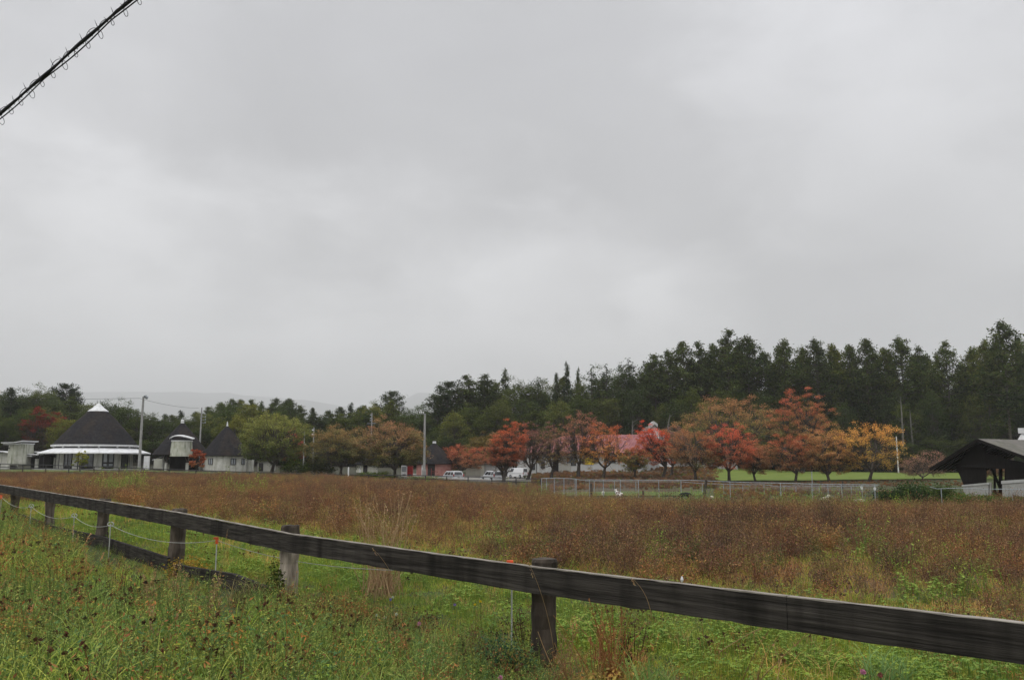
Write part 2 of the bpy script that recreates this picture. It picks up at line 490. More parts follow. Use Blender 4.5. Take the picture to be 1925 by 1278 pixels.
def mixcol(lo, hi, t, rng, jit=.18):
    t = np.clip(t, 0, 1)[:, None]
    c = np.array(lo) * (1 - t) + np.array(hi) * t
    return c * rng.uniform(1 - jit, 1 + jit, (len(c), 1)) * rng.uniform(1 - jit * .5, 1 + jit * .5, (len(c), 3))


def bez(p0, p1, bend, n=6):
    p0 = np.array(p0, float); p1 = np.array(p1, float)
    t = np.linspace(0, 1, n)[:, None]
    return p0 * (1 - t) + p1 * t + np.array(bend) * (4 * t * (1 - t))


def broad_tree(seed, H, Rw, lo, hi, mid=None, fork=.22, clumps=60, per=70, leaf=.1, cl_r=.55, sparse=1.0, barkm='bark', shape=1.0, hole=.25, multi=5, flat=.5, tr=.03, bias=0.0, semin=-.32):
    """tapered trunk with limbs, crown of leaf clumps on the branch ends. returns (trunk MB, crown MB)"""
    rng = np.random.default_rng(seed)
    tk = MB(); cr = MB()
    zf = H * fork; r0 = H * tr
    lean = rng.normal(0, .03 * H, 2)
    fk = np.array([lean[0], lean[1], zf])
    tk.tube([(0, 0, -.3), (0, 0, 0), (lean[0] * .6, lean[1] * .6, zf * .6), tuple(fk)], [r0 * 1.35, r0 * 1.1, r0 * .85, r0 * .8], 8)
    # lumpy envelope
    ph = rng.uniform(0, 6.28, 6)

    def env(az, el):
        return 1 + .13 * np.sin(2 * az + ph[0]) + .11 * np.sin(3 * az + ph[1]) * np.cos(2 * el + ph[2]) + .08 * np.sin(5 * az + 3 * el + ph[3])
    zc = zf + (H - zf) * .42; Rz = (H - zc)
    limbs = []
    for k in range(multi):
        az = k / multi * 6.28 + rng.uniform(-.4, .4); el = rng.uniform(.35, 1.2)
        q = .55 * env(az, el)
        e = np.array([math.cos(az) * math.cos(el) * Rw * q, math.sin(az) * math.cos(el) * Rw * q, zc + math.sin(el) * Rz * q - .1 * H])
        pl = bez(fk, e, (math.cos(az) * Rw * .06, math.sin(az) * Rw * .06, -H * .03))
        tk.tube(pl, np.linspace(r0 * .6, r0 * .22, len(pl)), 6); limbs.append(pl)
    C = []; tt = []
    for k in range(clumps):
        az = rng.uniform(0, 6.28); se = rng.uniform(semin, 1)
        el = math.asin(se)
        q = env(az, el) * (rng.uniform(hole, 1.0) ** .45)
        low = Rz * shape if el > 0 else Rz * .75
        e = np.array([math.cos(az) * math.cos(el) * Rw * q, math.sin(az) * math.cos(el) * Rw * q, zc + math.sin(el) * low * q])
        pl = limbs[int(np.argmin([np.linalg.norm(l[-1] - e) + rng.uniform(0, .2) * Rw for l in limbs]))]
        st = pl[rng.integers(2, len(pl))]
        tk.tube(bez(st, e, rng.normal(0, .05 * Rw, 3) + np.array([0, 0, -.03 * H]), 4), np.linspace(r0 * .2, r0 * .05, 4), 4, cap=False)
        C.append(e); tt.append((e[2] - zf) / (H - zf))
        for _ in range(2):      # twigs out of the clump
            d = rng.normal(size=3); d[2] = abs(d[2]) * .8; d /= np.linalg.norm(d)
            tk.tube([e, e + d * cl_r * 1.2], [r0 * .06, r0 * .02], 3, cap=False)
    C = np.array(C); tt = np.array(tt)
    tone = rng.normal(0, .2, clumps)
    for k in range(clumps):
        n = int(per * rng.uniform(.5, 1.4) * sparse)
        if n < 1: continue
        off = rng.normal(size=(n, 3)) * np.array([1, 1, .55]) * cl_r * .6
        c = C[k] + off
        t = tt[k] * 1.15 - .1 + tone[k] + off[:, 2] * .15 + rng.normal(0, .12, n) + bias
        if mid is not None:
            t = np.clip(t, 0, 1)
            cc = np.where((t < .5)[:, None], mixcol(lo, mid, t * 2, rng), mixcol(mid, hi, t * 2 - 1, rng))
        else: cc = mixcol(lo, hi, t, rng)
        leaves(cr, c, leaf, cc, rng, flat)
    return tk, cr


def conifer(seed, H, Rw, lo, hi, start=.3, nb=70, per=9, leaf=.28, top='round', droop=.1, bare=.0, tr=.012):
    """straight trunk, whorled level branches carrying needle tufts; crown outline by 'top'"""
    rng = np.random.default_rng(seed)
    tk = MB(); cr = MB(); r0 = H * tr
    lx = rng.normal(0, .012 * H, 2)
    zz = np.linspace(0, H * .97, 8)
    trunk = np.stack([lx[0] * (zz / H) ** 2, lx[1] * (zz / H) ** 2, zz], 1)
    tk.tube(np.vstack([[0, 0, -.5], trunk]), np.append([r0 * 1.3], np.linspace(r0, r0 * .15, 8)), 7)
    for k in range(nb):
        t = rng.uniform(0, 1) ** .85
        z = H * (start + (1 - start) * t * .97)
        if top == 'spire': w = (1 - t) ** .8 * .95 + .05
        elif top == 'umbrella': w = math.sqrt(max(0, 1 - (abs(t - .55) / .5) ** 2)) if t > .05 else .3
        else: w = (1 - t ** 2.6) * (.55 + .45 * min(1, t * 3)) + .08
        w *= rng.uniform(.55, 1.15)
        az = rng.uniform(0, 6.28); Lb = Rw * w
        up = (.35 if top == 'round' else .12 if top == 'spire' else .3) * (t if top == 'round' else 1) - droop
        st = np.array([lx[0] * (z / H) ** 2, lx[1] * (z / H) ** 2, z - .1 * Lb])
        e = st + np.array([math.cos(az) * Lb, math.sin(az) * Lb, Lb * up + .1 * Lb])
        pl = bez(st, e, (0, 0, -.06 * Lb), 4)
        tk.tube(pl, np.linspace(r0 * .25, r0 * .06, 4), 3, cap=False)
        m = max(3, int(per * (w + .35)))
        s = np.sqrt(rng.uniform(.06, 1.08, m))[:, None]
        c = st * (1 - s) + e * s + rng.normal(0, .13, (m, 3)) * np.array([1, 1, .5]) * (Lb * .6 + .6)
        c[:, 2] += .04 * H * .2
        tn = rng.normal(0, .25)
        for _ in range(3):
            cj = c + rng.normal(0, .24, c.shape) * (H / 20)
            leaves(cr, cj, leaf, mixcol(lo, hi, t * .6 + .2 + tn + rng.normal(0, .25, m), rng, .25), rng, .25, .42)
    return tk, cr


def make_tree(name, gen, loc, label, cat, group=None, barkm='bark', leafm='leaf', rz=0.0):
    t = empty(name, loc, rz, label=label, cat=cat, group=group)
    a = gen[0].build('trunk', M[barkm], t); b = gen[1].build('crown', M[leafm], t)
    return kids(t, a, b)

# ------------------------------------------------------------------ ground
def front_edge(px):      # distance at which the brown weeds begin
    return np.interp(px, [-600, 0, 335, 545, 800, 1100, 1500, 1925, 2600], [38, 30, 22, 17, 13, 10.2, 8.0, 6.2, 6.0])


def to_px(x, y): return CX + F * CP * (x / np.maximum(y, .1))


def field_mask(x, y):
    px = to_px(x, y)
    e = front_edge(px) * (1 + .10 * nz(x, y, 1.5, 7))
    far = np.interp(px, [-600, 300, 800, 1000, 1060, 1500, 1800, 2400], [106, 106, 107, 106, 61, 60, 58, 58])
    return np.clip((y - e) / 1.5, 0, 1) * np.clip((far - y) / 3, 0, 1)


def green_patch(x, y):
    g = np.clip(nz(x, y, 3.2, 21) * 1.6 - 1.1, 0, 1) * .7
    px = to_px(x, y)
    for cx, d, w, dd in ((925, 15.5, 45, 1.4), (1740, 9.6, 110, .6), (460, 34, 60, 3), (1330, 46, 90, 4), (1010, 60, 60, 4), (1580, 42, 160, 3), (1230, 13.5, 40, .8), (240, 42, 60, 4), (1450, 55, 120, 3)):
        g = np.maximum(g, .85 * np.exp(-((px - cx) / w) ** 2 - ((y - d) / dd) ** 2))
    return np.clip(g, 0, 1)


def build_ground():
    s = np.concatenate([-np.geomspace(1, 13000, 46)[::-1] + 1, np.arange(1, 1.01, 1)])
    gx = np.concatenate([-(60 * (np.geomspace(1, 220, 40) - 1) / 6 + 40)[::-1], np.arange(-39, 39.1, .75), (60 * (np.geomspace(1, 220, 40) - 1) / 6 + 40)])
    gx = np.unique(np.clip(gx, -13000, 13000))
    gx = np.unique(np.concatenate([gx, [-12500, -8000, -5000, 5000, 8000, 12500]]))
    gy = np.unique(np.concatenate([np.arange(-12, 45, .75), np.arange(45, 260, 3), np.geomspace(262, 12000, 26), [-60, -30]]))
    X, Y = np.meshgrid(gx, gy); Z = terr(X, Y)
    v = np.stack([X, Y, Z], -1).reshape(-1, 3)
    w, h = len(gx), len(gy)
    i = np.arange((h - 1) * w).reshape(h - 1, w)[:, :-1].ravel()
    f = np.stack([i, i + 1, i + 1 + w, i + w], 1)
    fm = field_mask(v[:, 0], v[:, 1])[:, None]; gp = green_patch(v[:, 0], v[:, 1])[:, None]
    brown = np.array([.085, .05, .03]); green = np.array([.075, .105, .028]); turf = np.array([.05, .062, .022]); wood = np.array([.04, .035, .02])
    c = turf * (1 - fm) + (brown * (1 - gp) + green * gp) * fm
    lf = (np.clip((v[:, 1] - 120) / 2, 0, 1) * np.clip((900 - to_px(v[:, 0], v[:, 1])) / 30, 0, 1))[:, None]
    c = c * (1 - lf) + np.array([.045, .045, .028]) * lf
    fw = np.clip((v[:, 1] - 165) / 10, 0, 1)[:, None]
    c = c * (1 - fw) + wood * fw
    px = to_px(v[:, 0], v[:, 1])
    bank = (np.clip((v[:, 1] - 75) / 4, 0, 1) * np.clip((px - 880) / 40, 0, 1) * np.clip((1360 - px) / 60, 0, 1))[:, None]
    bank = np.maximum(bank, (np.clip((v[:, 1] - 80) / 3, 0, 1) * np.clip((109 - v[:, 1]) / 2, 0, 1) * np.clip((px - 1300) / 40, 0, 1) * np.clip((1720 - px) / 200, 0, 1))[:, None])
    bn = (.5 + .5 * nz(v[:, 0], v[:, 1], 3, 5))[:, None]
    c = c * (1 - bank) + (np.array([.085, .048, .03]) * bn + np.array([.06, .06, .025]) * (1 - bn)) * bank
    mb = MB(); mb.add(v, f, c)
    m = mat('soil_and_turf', (.8, .8, .8), (1.25, 1.25, 1.2), 1.4, .97, .6, usecol=True)
    o = mb.build('ground', m); o['kind'] = 'structure'


build_ground()


def sheet(name, fn, us, vs, m, dz=.03):
    """ground-hugging sheet over (px, distance) cells"""
    X = np.array([[ray(p, 870)[0] * d for p in us] for d in vs]); Y = np.array([[d for p in us] for d in vs], float)
    Z = terr(X, Y) + dz
    v = np.stack([X, Y, Z], -1).reshape(-1, 3); w = len(us); h = len(vs)
    i = np.arange((h - 1) * w).reshape(h - 1, w)[:, :-1].ravel()
    mb = MB(); mb.add(v, np.stack([i, i + 1, i + 1 + w, i + w], 1))
    o = mb.build(name, m, smooth=True); o['kind'] = 'structure'
    return o


m_lawn = mat('mown_lawn', (.085, .135, .014), (.15, .18, .03), .5, .95, .3, stretch=(.6, 1.4, 1), detail=12)
sheet('lawn', None, np.arange(1340, 2300, 24), np.arange(108, 176, 4.0), m_lawn, .10)
m_strip = mat('short_green_strip', (.07, .11, .018), (.10, .12, .03), .4, .95)
sheet('verge_strip', None, np.arange(-300, 400, 24), np.arange(112, 121, 1.5), m_strip, .06)
m_gravel = mat('pale_gravel', (.17, .16, .145), (.24, .23, .2), 2, .95, .3)
sheet('car_park', None, np.arange(760, 1010, 14), np.arange(113, 136, 2.5), m_gravel, .05)
sheet('pen_grass', None, np.arange(1030, 1330, 14), np.arange(71, 80, 1.5), m_strip, .05)


def hills():
    ridge = [(-2600, 800), (-1500, 760), (-700, 748), (-200, 750), (60, 752), (130, 744), (200, 741), (330, 741), (420, 744), (500, 751), (570, 756), (640, 768), (700, 772), (745, 760), (780, 744), (850, 742), (950, 748), (1200, 740), (1600, 735), (2300, 745), (3400, 770), (4400, 800)]
    D = 11000.; rng = np.random.default_rng(5)
    us = np.arange(-2600, 4400, 24)
    rows = 26; V = []
    for r in range(rows):
        t = r / (rows - 1)
        for i, u in enumerate(us):
            top = np.interp(u, [q[0] for q in ridge], [q[1] for q in ridge])
            a, b = ray(u, 870); hz = (870 - top) / F * D * 1.02 + 10
            y = D * (.32 + .68 * t); x = a * y
            gz = 8 + (hz - 8) * t ** .95 * (.32 + .68 * t)
            gz += (35 * float(nz(x, y, 260, 31)) + 14 * float(nz(x, y, 90, 32))) * (t * (1 - t) * 3.2) + (14 * float(nz(x, y, 110, 33)) if t > .2 else 0)
            V.append((x, y, gz))
    for i, u in enumerate(us):      # far side
        a, b = ray(u, 870); V.append((a * D * 1.25, D * 1.25, 0))
    w = len(us); h = rows + 1
    i = np.arange((h - 1) * w).reshape(h - 1, w)[:, :-1].ravel()
    mb = MB(); mb.add(np.array(V), np.stack([i, i + 1, i + 1 + w, i + w], 1))
    m = mat('wooded_hillside', (.018, .028, .014), (.05, .06, .03), .02, .95, .0)
    o = mb.build('hills', m, smooth=True); o['kind'] = 'structure'


hills()

# ------------------------------------------------------------------ near wooden fence
POSTS = [(30, 915, 20.0), (97, 928, 17.0), (195, 945, 14.2), (335, 966, 11.4), (545, 1003, 9.0), (1020, 1066, 6.3)]


def noisy_board(mb, pts, w, h, rng, step=.12, c=(1, 1, 1)):
    """long board following pts (top-edge centre line); slightly worn edges"""
    P3 = []
    for a, b in zip(pts[:-1], pts[1:]):
        n = max(2, int((Vector(b) - Vector(a)).length / step))
        for k in range(n): P3.append(Vector(a).lerp(Vector(b), k / n))
    P3.append(Vector(pts[-1])); n = len(P3); V = []
    j = np.cumsum(rng.normal(0, .0007, n)); j -= np.linspace(0, j[-1], n)
    for i, p in enumerate(P3):
        d = (P3[min(i + 1, n - 1)] - P3[max(i - 1, 0)]).normalized(); side = d.cross(Vector((0, 0, 1))).normalized()
        jt = j[i] + rng.normal(0, .0010); jb = rng.normal(0, .0022)
        for sx, dz in ((-1, 0 + jt), (1, jt + rng.normal(0, .001)), (1, -h + jb), (-1, -h + jb)):
            V.append(p + side * sx * w / 2 + Vector((0, 0, dz)))
    f = [(3, 2, 1, 0), tuple(4 * (n - 1) + k for k in range(4))]
    for i in range(n - 1):
        for k in range(4): f.append((4 * i + k, 4 * i + (k + 1) % 4, 4 * i + 4 + (k + 1) % 4, 4 * i + 4 + k))
    mb.add([tuple(v) for v in V], f, c)


def near_fence():
    rng = np.random.default_rng(3)
    root = empty('wooden_fence', G(545, 9.0), label='weathered dark wooden post and rail fence running across the foreground grass', cat='fence')
    o0 = Vector(root.location)

    def L(v): return Vector(v) - o0
    fdir = (P(1020, 1066, 6.3) - P(545, 1003, 9.0)); fdir.z = 0; fdir.normalize()
    back = Vector((-fdir.y, fdir.x, 0));
    if back.y < 0: back = -back
    heights = [1.24, 1.24, 1.235, 1.22, 1.215, 1.19]
    tops = {0: -.01, 1: -.005, 2: .055, 3: .055, 4: .07, 5: .045}
    for k, (px, py, D) in enumerate(POSTS):
        p_ = P(px, py, D); r_ = Vector((p_.x, p_.y, 0)).normalized(); c = p_ + r_ * (.14 / r_.dot(back)); g = tz(c.x, c.y)
        top = c.z + tops[k] - .005
        mb = MB(); r = .098
        zs = np.concatenate([np.linspace(g - .3, top - .02, 12), [top]])
        rr = r * (1 + .05 * rng.normal(size=13)); rr[-1] = r * .9
        if k == 4: rr[:6] *= 1.10
        if k in (1, 2): rr[6:9] *= .9
        pale = (3.0, 3.0, 2.9) if k == 4 else (.55, .5, .45) if k == 5 else (1.15, 1.1, 1.05) if k == 1 else (.8, .75, .7)
        V = []; n = 14; bump = rng.normal(0, .035, (13, n)); gr = rng.normal(0, .03, n)
        tilt = rng.normal(0, .018, 2)
        for i, z in enumerate(zs):
            for q in range(n):
                t = q / n * 6.283
                rad = rr[i] * (1 + bump[i, q] + gr[q])
                V.append((c.x - o0.x + rad * math.cos(t) + tilt[0] * (z - g), c.y - o0.y + rad * math.sin(t) + tilt[1] * (z - g), z - o0.z + (rng.normal(0, .004) if i == 12 else 0)))
        f = [tuple(12 * n + q for q in range(n))]
        for i in range(12):
            for q in range(n): f.append((i * n + q, i * n + (q + 1) % n, (i + 1) * n + (q + 1) % n, (i + 1) * n + q))
        cc = np.tile(np.array(pale), (len(V), 1))
        if k == 4:      # dark weathered top above the rail
            cc[np.array([v[2] + o0.z > top - .16 for v in V])] = (.55, .5, .45)
        mb.add(V, f, cc)
        mb.build('post', M['post'], root)
    # an outer post just off the right edge
    # top rail: two boards butted on the last post
    far_ext = P(-160, 893, 24.5)
    pts = [far_ext, P(0, 911, 21.2)] + [P(px, {30: 915.5, 97: 926, 195: 941, 335: 963, 545: 1003, 1020: 1067}[px], D) for px, py, D in POSTS]
    pr = P(1925, 1171, 4.05)
    seam = pts[-1].lerp(pr, .62); ext = pts[-1] + (pr - pts[-1]) * 1.35
    for nm, pp in (('rail', [L(p) for p in pts] + [L(seam)]), ('rail', [L(seam + (pr - seam).normalized() * .004), L(ext)])):
        mb = MB(); noisy_board(mb, pp, .042, .183, rng); mb.build(nm, M['wood'], root)
        # thin paler strip along the top edge
        mb = MB(); noisy_board(mb, [p + Vector((0, 0, .0045)) for p in pp], .044, .006, rng); mb.build('rail_cap', M['wood_top'], root)
    c = pr + (pr - pts[-1]).normalized() * .42; c = c + back * .14; g = tz(c.x, c.y)
    mb = MB(); mb.tube([(c.x - o0.x, c.y - o0.y, g - .3 - o0.z), (c.x - o0.x, c.y - o0.y, c.z + .03 - o0.z)], [.1, .095], 14, (.8, .75, .7)); mb.build('post', M['post'], root)
    # fallen lower rail, dipping into the grass
    mb = MB()
    noisy_board(mb, [L(P(p, q, d)) for p, q, d in ((28, 962, 19.6), (97, 987, 16.8), (195, 1008, 14.0), (318, 1047, 11.4))], .042, .19, rng)
    mb.build('lower_rail', M['wood'], root)
    mb = MB()
    noisy_board(mb, [L(P(p, q, d)) for p, q, d in ((332, 1060, 10.9), (440, 1078, 9.8), (520, 1108, 8.9))], .05, .17, rng)
    mb.build('lower_rail', M['wood'], root)


near_fence()


def electric_fence():
    """thin white stakes with hooks and a slack white cord just behind the wooden fence"""
    st = [(-70, 925, 955, 22.5, 'o'), (3, 932, 975, 19.0, 'o'), (59, 950, 995, 17.0, 'w'), (140, 968, 1012, 14.6, 'w'), (208, 984, 1040, 13.0, 'w'), (408, 1012, 1090, 10.6, 'o'), (962, 1057, 1180, 6.9, 'p'), (2250, 1262, 1560, 3.75, 'w')]
    root = empty('electric_fence', G(408, 10.6), label='low cord fence on thin white stakes just behind the wooden fence', cat='electric fence')
    o0 = Vector(root.location); tops = []
    for px, y0, y1, D, kd in st:
        t = P(px, y0, D); g = tz(t.x, t.y) - .05
        mb = MB(); a = t - o0; b = Vector((t.x, t.y, g)) - o0
        mb.tube([b, a], [.007, .007], 6); s = mb.build('stake', M['rope'], root)
        mb = MB()
        if kd == 'w':
            for sgn in (-1, 1):
                mb.tube([a + Vector((sgn * (.0 + .045 * math.sin(q)), 0, .03 * math.cos(q) - .005)) for q in np.linspace(.2, 2.9, 7)], [.008] * 7, 5)
            mb.build('hook', M['rope'], s)
        else:
            mb.box(a + Vector((-.012, -.02, -.06)), a + Vector((.012, .02, .012))); mb.box(a + Vector((-.04, -.012, -.005)), a + Vector((.012, .012, .018)))
            mb.build('insulator_clip', M['orange'] if kd == 'o' else M['orange'], s)
        tops.append(t - Vector((0, 0, .02)))
    mb = MB()
    for a, b in zip(tops[:-1], tops[1:]):
        sag = .05 * (b - a).length ** .7 if b.x < 1 else 0.0
        pl = [a.lerp(b, t) - Vector((0, 0, sag * 4 * t * (1 - t))) - o0 for t in np.linspace(0, 1, 13)]
        mb.tube(pl, [.0032] * 13, 5)
    mb.build('cord', M['rope'], root)


electric_fence()


def overhead_cable():
    rng = np.random.default_rng(8)
    A = P(-8, 222, 9.6); B = P(254, -8, 8.0)
    d = (B - A); ln = d.length; d.normalize()
    side = d.cross(Vector((0, 1, 0))).normalized(); up = side.cross(d).normalized()
    if side.z < 0: side = -side
    view = Vector((0, 1, 0))
    s0, s1 = -9.0, ln + 12.0
    root = empty('overhead_cable', A, label='black overhead cable wrapped in spiral wire and bird spikes, crossing the top left sky', cat='cable')

    def pt(s, off=0, dep=0):
        sag = .0
        return d * s + side * off + view * dep
    n = 900; S = np.linspace(s0, s1, n)
    wob = .012 * np.sin(S * 4.1) + .01 * np.sin(S * 7.7 + 1)
    mb = MB(); mb.tube([pt(s, w * .3) for s, w in zip(S[::3], wob[::3])], .0165 * (1 + .22 * np.sin(S[::3] * 7.3)), 8); mb.build('main_cable', M['cable'], root)
    off2 = -.018 - .028 * np.abs(np.sin(S * 2.35 + .6)) ** 1.2
    mb = MB(); mb.tube([pt(s, o, .02) for s, o in zip(S[::2], off2[::2])], .0075, 6); mb.build('thin_cable', M['cable'], root)
    # loosely coiled guard wire
    mb = MB(); m = 5200; SS = np.linspace(s0, s1, m); ph = SS * 2 * math.pi / .235
    rad = .045 + .03 * np.sin(SS * 4.7 + 1) ** 2
    mb.tube([pt(s, -.045 + r * math.cos(p), r * math.sin(p)) + d * .05 * math.sin(p + .7) for s, r, p in zip(SS, rad, ph)], .0034, 4)
    mb.build('spiral_wire', M['cable'], root)
    s = s0 + 4
    while s < s1 - 6:
        for ang, L in ((0.95, .095), (-.35, .105)):
            b = pt(s, 0.0); e = b + side * L * math.cos(ang) + d * (-L * math.sin(ang)) * (1 if ang > 0 else -1) * .6 + view * rng.uniform(-.03, .03)
            mb = MB(); mb.tube([b - side * .03, b, e], [.006, .006, .001], 4); mb.build('bird_spike', M['cable'], root)
            s += .12
        s += .055


overhead_cable()

# ------------------------------------------------------------------ ground vegetation (stuff)
def blades(mb, n, h0, h1, rad, lean, w, c0, c1, rng, segs=3, curl=1.0):
    for _ in range(n):
        a = rng.uniform(0, 6.283); r = rad * math.sqrt(rng.uniform()); bx, by = r * math.cos(a), r * math.sin(a)
        h = rng.uniform(h0, h1); az = rng.uniform(0, 6.283); le = lean * rng.uniform(.2, 1.3) * h
        pv = rng.uniform(0, 6.283); sx, sy = math.cos(pv) * w / 2, math.sin(pv) * w / 2
        V = []
        for k in range(segs + 1):
            t = k / segs; q = le * t ** (1 + curl); z = h * (t - .35 * lean * curl * t ** 3)
            ww = (1 - t ** 1.6)
            x = bx + math.cos(az) * q; y = by + math.sin(az) * q
            V += [(x - sx * ww, y - sy * ww, z), (x + sx * ww, y + sy * ww, z)]
        V = V[:-1]; f = [(2 * k, 2 * k + 1, 2 * k + 3, 2 * k + 2) for k in range(segs - 1)] + [(2 * segs - 2, 2 * segs - 1, 2 * segs)]
        t = rng.uniform(); c = (np.array(c0) * (1 - t) + np.array(c1) * t) * rng.uniform(.75, 1.25)
        mb.add(V, f, c)


def src(mb, m): return mb.build('tuft', m)


GREEN = (.095, .155, .030); YG = (.17, .21, .045); BG = (.06, .12, .05); STRAW = (.34, .24, .11); BRN = (.13, .07, .035); DRK = (.03, .02, .015)


def s_turf(seed, c0=GREEN, c1=YG):
    rng = np.random.default_rng(seed); mb = MB(); blades(mb, 38, .03, .11, .16, .8, .006, c0, c1, rng, 2); return src(mb, M['grass'])


def s_long(seed, c0=BG, c1=YG, h=.42, n=16, w=.008, lean=.75):
    rng = np.random.default_rng(seed); mb = MB(); blades(mb, n, h * .45, h, .09, lean, w, c0, c1, rng, 5, 1.2); return src(mb, M['grass'])


def s_clover(seed, n=26, c0=(.075, .14, .035), c1=(.13, .19, .05), hh=.16):
    rng = np.random.default_rng(seed); mb = MB()
    for _ in range(n):
        a = rng.uniform(0, 6.28); r = .2 * math.sqrt(rng.uniform()); p = np.array([r * math.cos(a), r * math.sin(a), rng.uniform(.03, hh)])
        mb.tube([p * [1, 1, 0], p], .0016, 3, c0, cap=False)
        c = np.tile(p, (3, 1)); b = rng.uniform(0, 6.28)
        for k in range(3):
            an = b + k * 2.094; d = np.array([math.cos(an), math.sin(an), rng.uniform(-.2, .25)]); s = np.array([-d[1], d[0], rng.uniform(-.2, .2)])
            L = rng.uniform(.016, .026)
            v = [p, p + d * L * .6 + s * L * .45, p + d * L * 1.1, p + d * L * .6 - s * L * .45]
            mb.add(v, [(0, 1, 2, 3)], (np.array(c0) + (np.array(c1) - np.array(c0)) * rng.uniform()) * rng.uniform(.8, 1.2))
    return src(mb, M['grass'])


def s_herb(seed, h=.38, c0=(.07, .13, .035), c1=(.14, .2, .05), stems=5, leaf=.014, heads=None, lv=24):
    rng = np.random.default_rng(seed); mb = MB()
    for _ in range(stems):
        a = rng.uniform(0, 6.28); b = np.array([.08 * math.cos(a), .08 * math.sin(a), 0]) * rng.uniform(.2, 1)
        H = h * rng.uniform(.55, 1.1); e = b + np.array([rng.normal(0, .18 * H), rng.normal(0, .18 * H), H])
        pl = bez(b, e, (rng.normal(0, .03), rng.normal(0, .03), 0), 5)
        mb.tube(pl, np.linspace(.0028, .0012, 5), 3, np.array(c0) * .9, cap=False)
        n = int(lv * rng.uniform(.7, 1.3)); t = rng.uniform(.15, 1.0, n)[:, None]
        c = b * (1 - t) + e * t + rng.normal(0, .03, (n, 3))
        leaves(mb, c, leaf, mixcol(c0, c1, rng.uniform(0, 1, n), rng), rng, .3, .34)
        if heads is not None:
            k = 7; hc = e + rng.normal(0, .012, (k, 3)); leaves(mb, hc, .011, mixcol(heads, heads, np.zeros(k), rng, .3), rng, 0, .9)
    return src(mb, M['grass'])


def s_heads(seed, c=(.045, .032, .022), stemc=BRN, h=.3, n=6):
    """dried flower heads on thin stems"""
    rng = np.random.default_rng(seed); mb = MB()
    for _ in range(n):
        a = rng.uniform(0, 6.28); b = np.array([.12 * math.cos(a), .12 * math.sin(a), 0]) * rng.uniform(.1, 1)
        e = b + np.array([rng.normal(0, .05), rng.normal(0, .05), h * rng.uniform(.5, 1.1)])
        mb.tube([b, (b + e) / 2 + rng.normal(0, .01, 3), e], .0015, 3, stemc, cap=False)
        k = 12; leaves(mb, e + rng.normal(0, .006, (k, 3)), .010, mixcol(c, c, np.zeros(k), rng, .4), rng, 0, .9)
    return src(mb, M['grass'])


def s_plume(seed, c=(.42, .24, .12), h=.5, n=4, L=.09, w=.010):
    """foxtail-like tan spikes"""
    rng = np.random.default_rng(seed); mb = MB()
    for _ in range(n):
        a = rng.uniform(0, 6.28); b = np.array([.1 * math.cos(a), .1 * math.sin(a), 0]) * rng.uniform(.1, 1)
        e = b + np.array([rng.normal(0, .07), rng.normal(0, .07), h * rng.uniform(.6, 1.05)])
        d = (e - b) / np.linalg.norm(e - b)
        mb.tube([b, e], [.0016, .001], 3, (.25, .2, .08), cap=False)
        k = 22; t = rng.uniform(0, 1, k)[:, None]
        leaves(mb, e - d * L * t + rng.normal(0, w * .5, (k, 3)), w, mixcol(c, (.26, .19, .11), rng.uniform(0, 1, k), rng), rng, 0, .5)
    return src(mb, M['grass'])


def s_weed(seed, h=.62, n=13, leaf=.015, c0=(.075, .05, .034), c1=(.17, .115, .065), dens=30, spread=.30):
    """dry bushy field weed: upright stems, little seed clusters and shrivelled leaves"""
    rng = np.random.default_rng(seed); mb = MB()
    for _ in range(n):
        a = rng.uniform(0, 6.28); b = np.array([.1 * math.cos(a), .1 * math.sin(a), 0]) * rng.uniform(0, 1)
        H = h * rng.uniform(.45, 1.1); e = b + np.array([math.cos(a) * spread * rng.uniform(0, 1), math.sin(a) * spread * rng.uniform(0, 1), H])
        pl = bez(b, e, (math.cos(a) * .05, math.sin(a) * .05, 0), 4)
        mb.tube(pl, np.linspace(.003, .0015, 4), 3, np.array(c0), cap=False)
        k = int(dens * rng.uniform(.6, 1.5)); t = rng.uniform(.2, 1.03, k)[:, None] ** .7
        c = b * (1 - t) + e * t + rng.normal(0, .05, (k, 3))
        leaves(mb, c, leaf * 1.1, mixcol(c0, c1, rng.uniform(0, 1, k) * t[:, 0] + rng.normal(0, .15, k), rng, .3), rng, .05, .5)
    return src(mb, M['weed'])


def grid_pts(y0, y1, dens, rng, px0=-330, px1=2260):
    """uniform random ground points in the wedge the lens can see, with a wide margin"""
    ym = y1; a0 = (px0 - CX) / F / CP; a1 = (px1 - CX) / F / CP
    n = int(dens * (a1 - a0) * (y1 ** 2 - y0 ** 2) / 2)
    y = np.sqrt(rng.uniform(y0 ** 2, y1 ** 2, n)); x = rng.uniform(a0, a1, n) * y
    return x, y


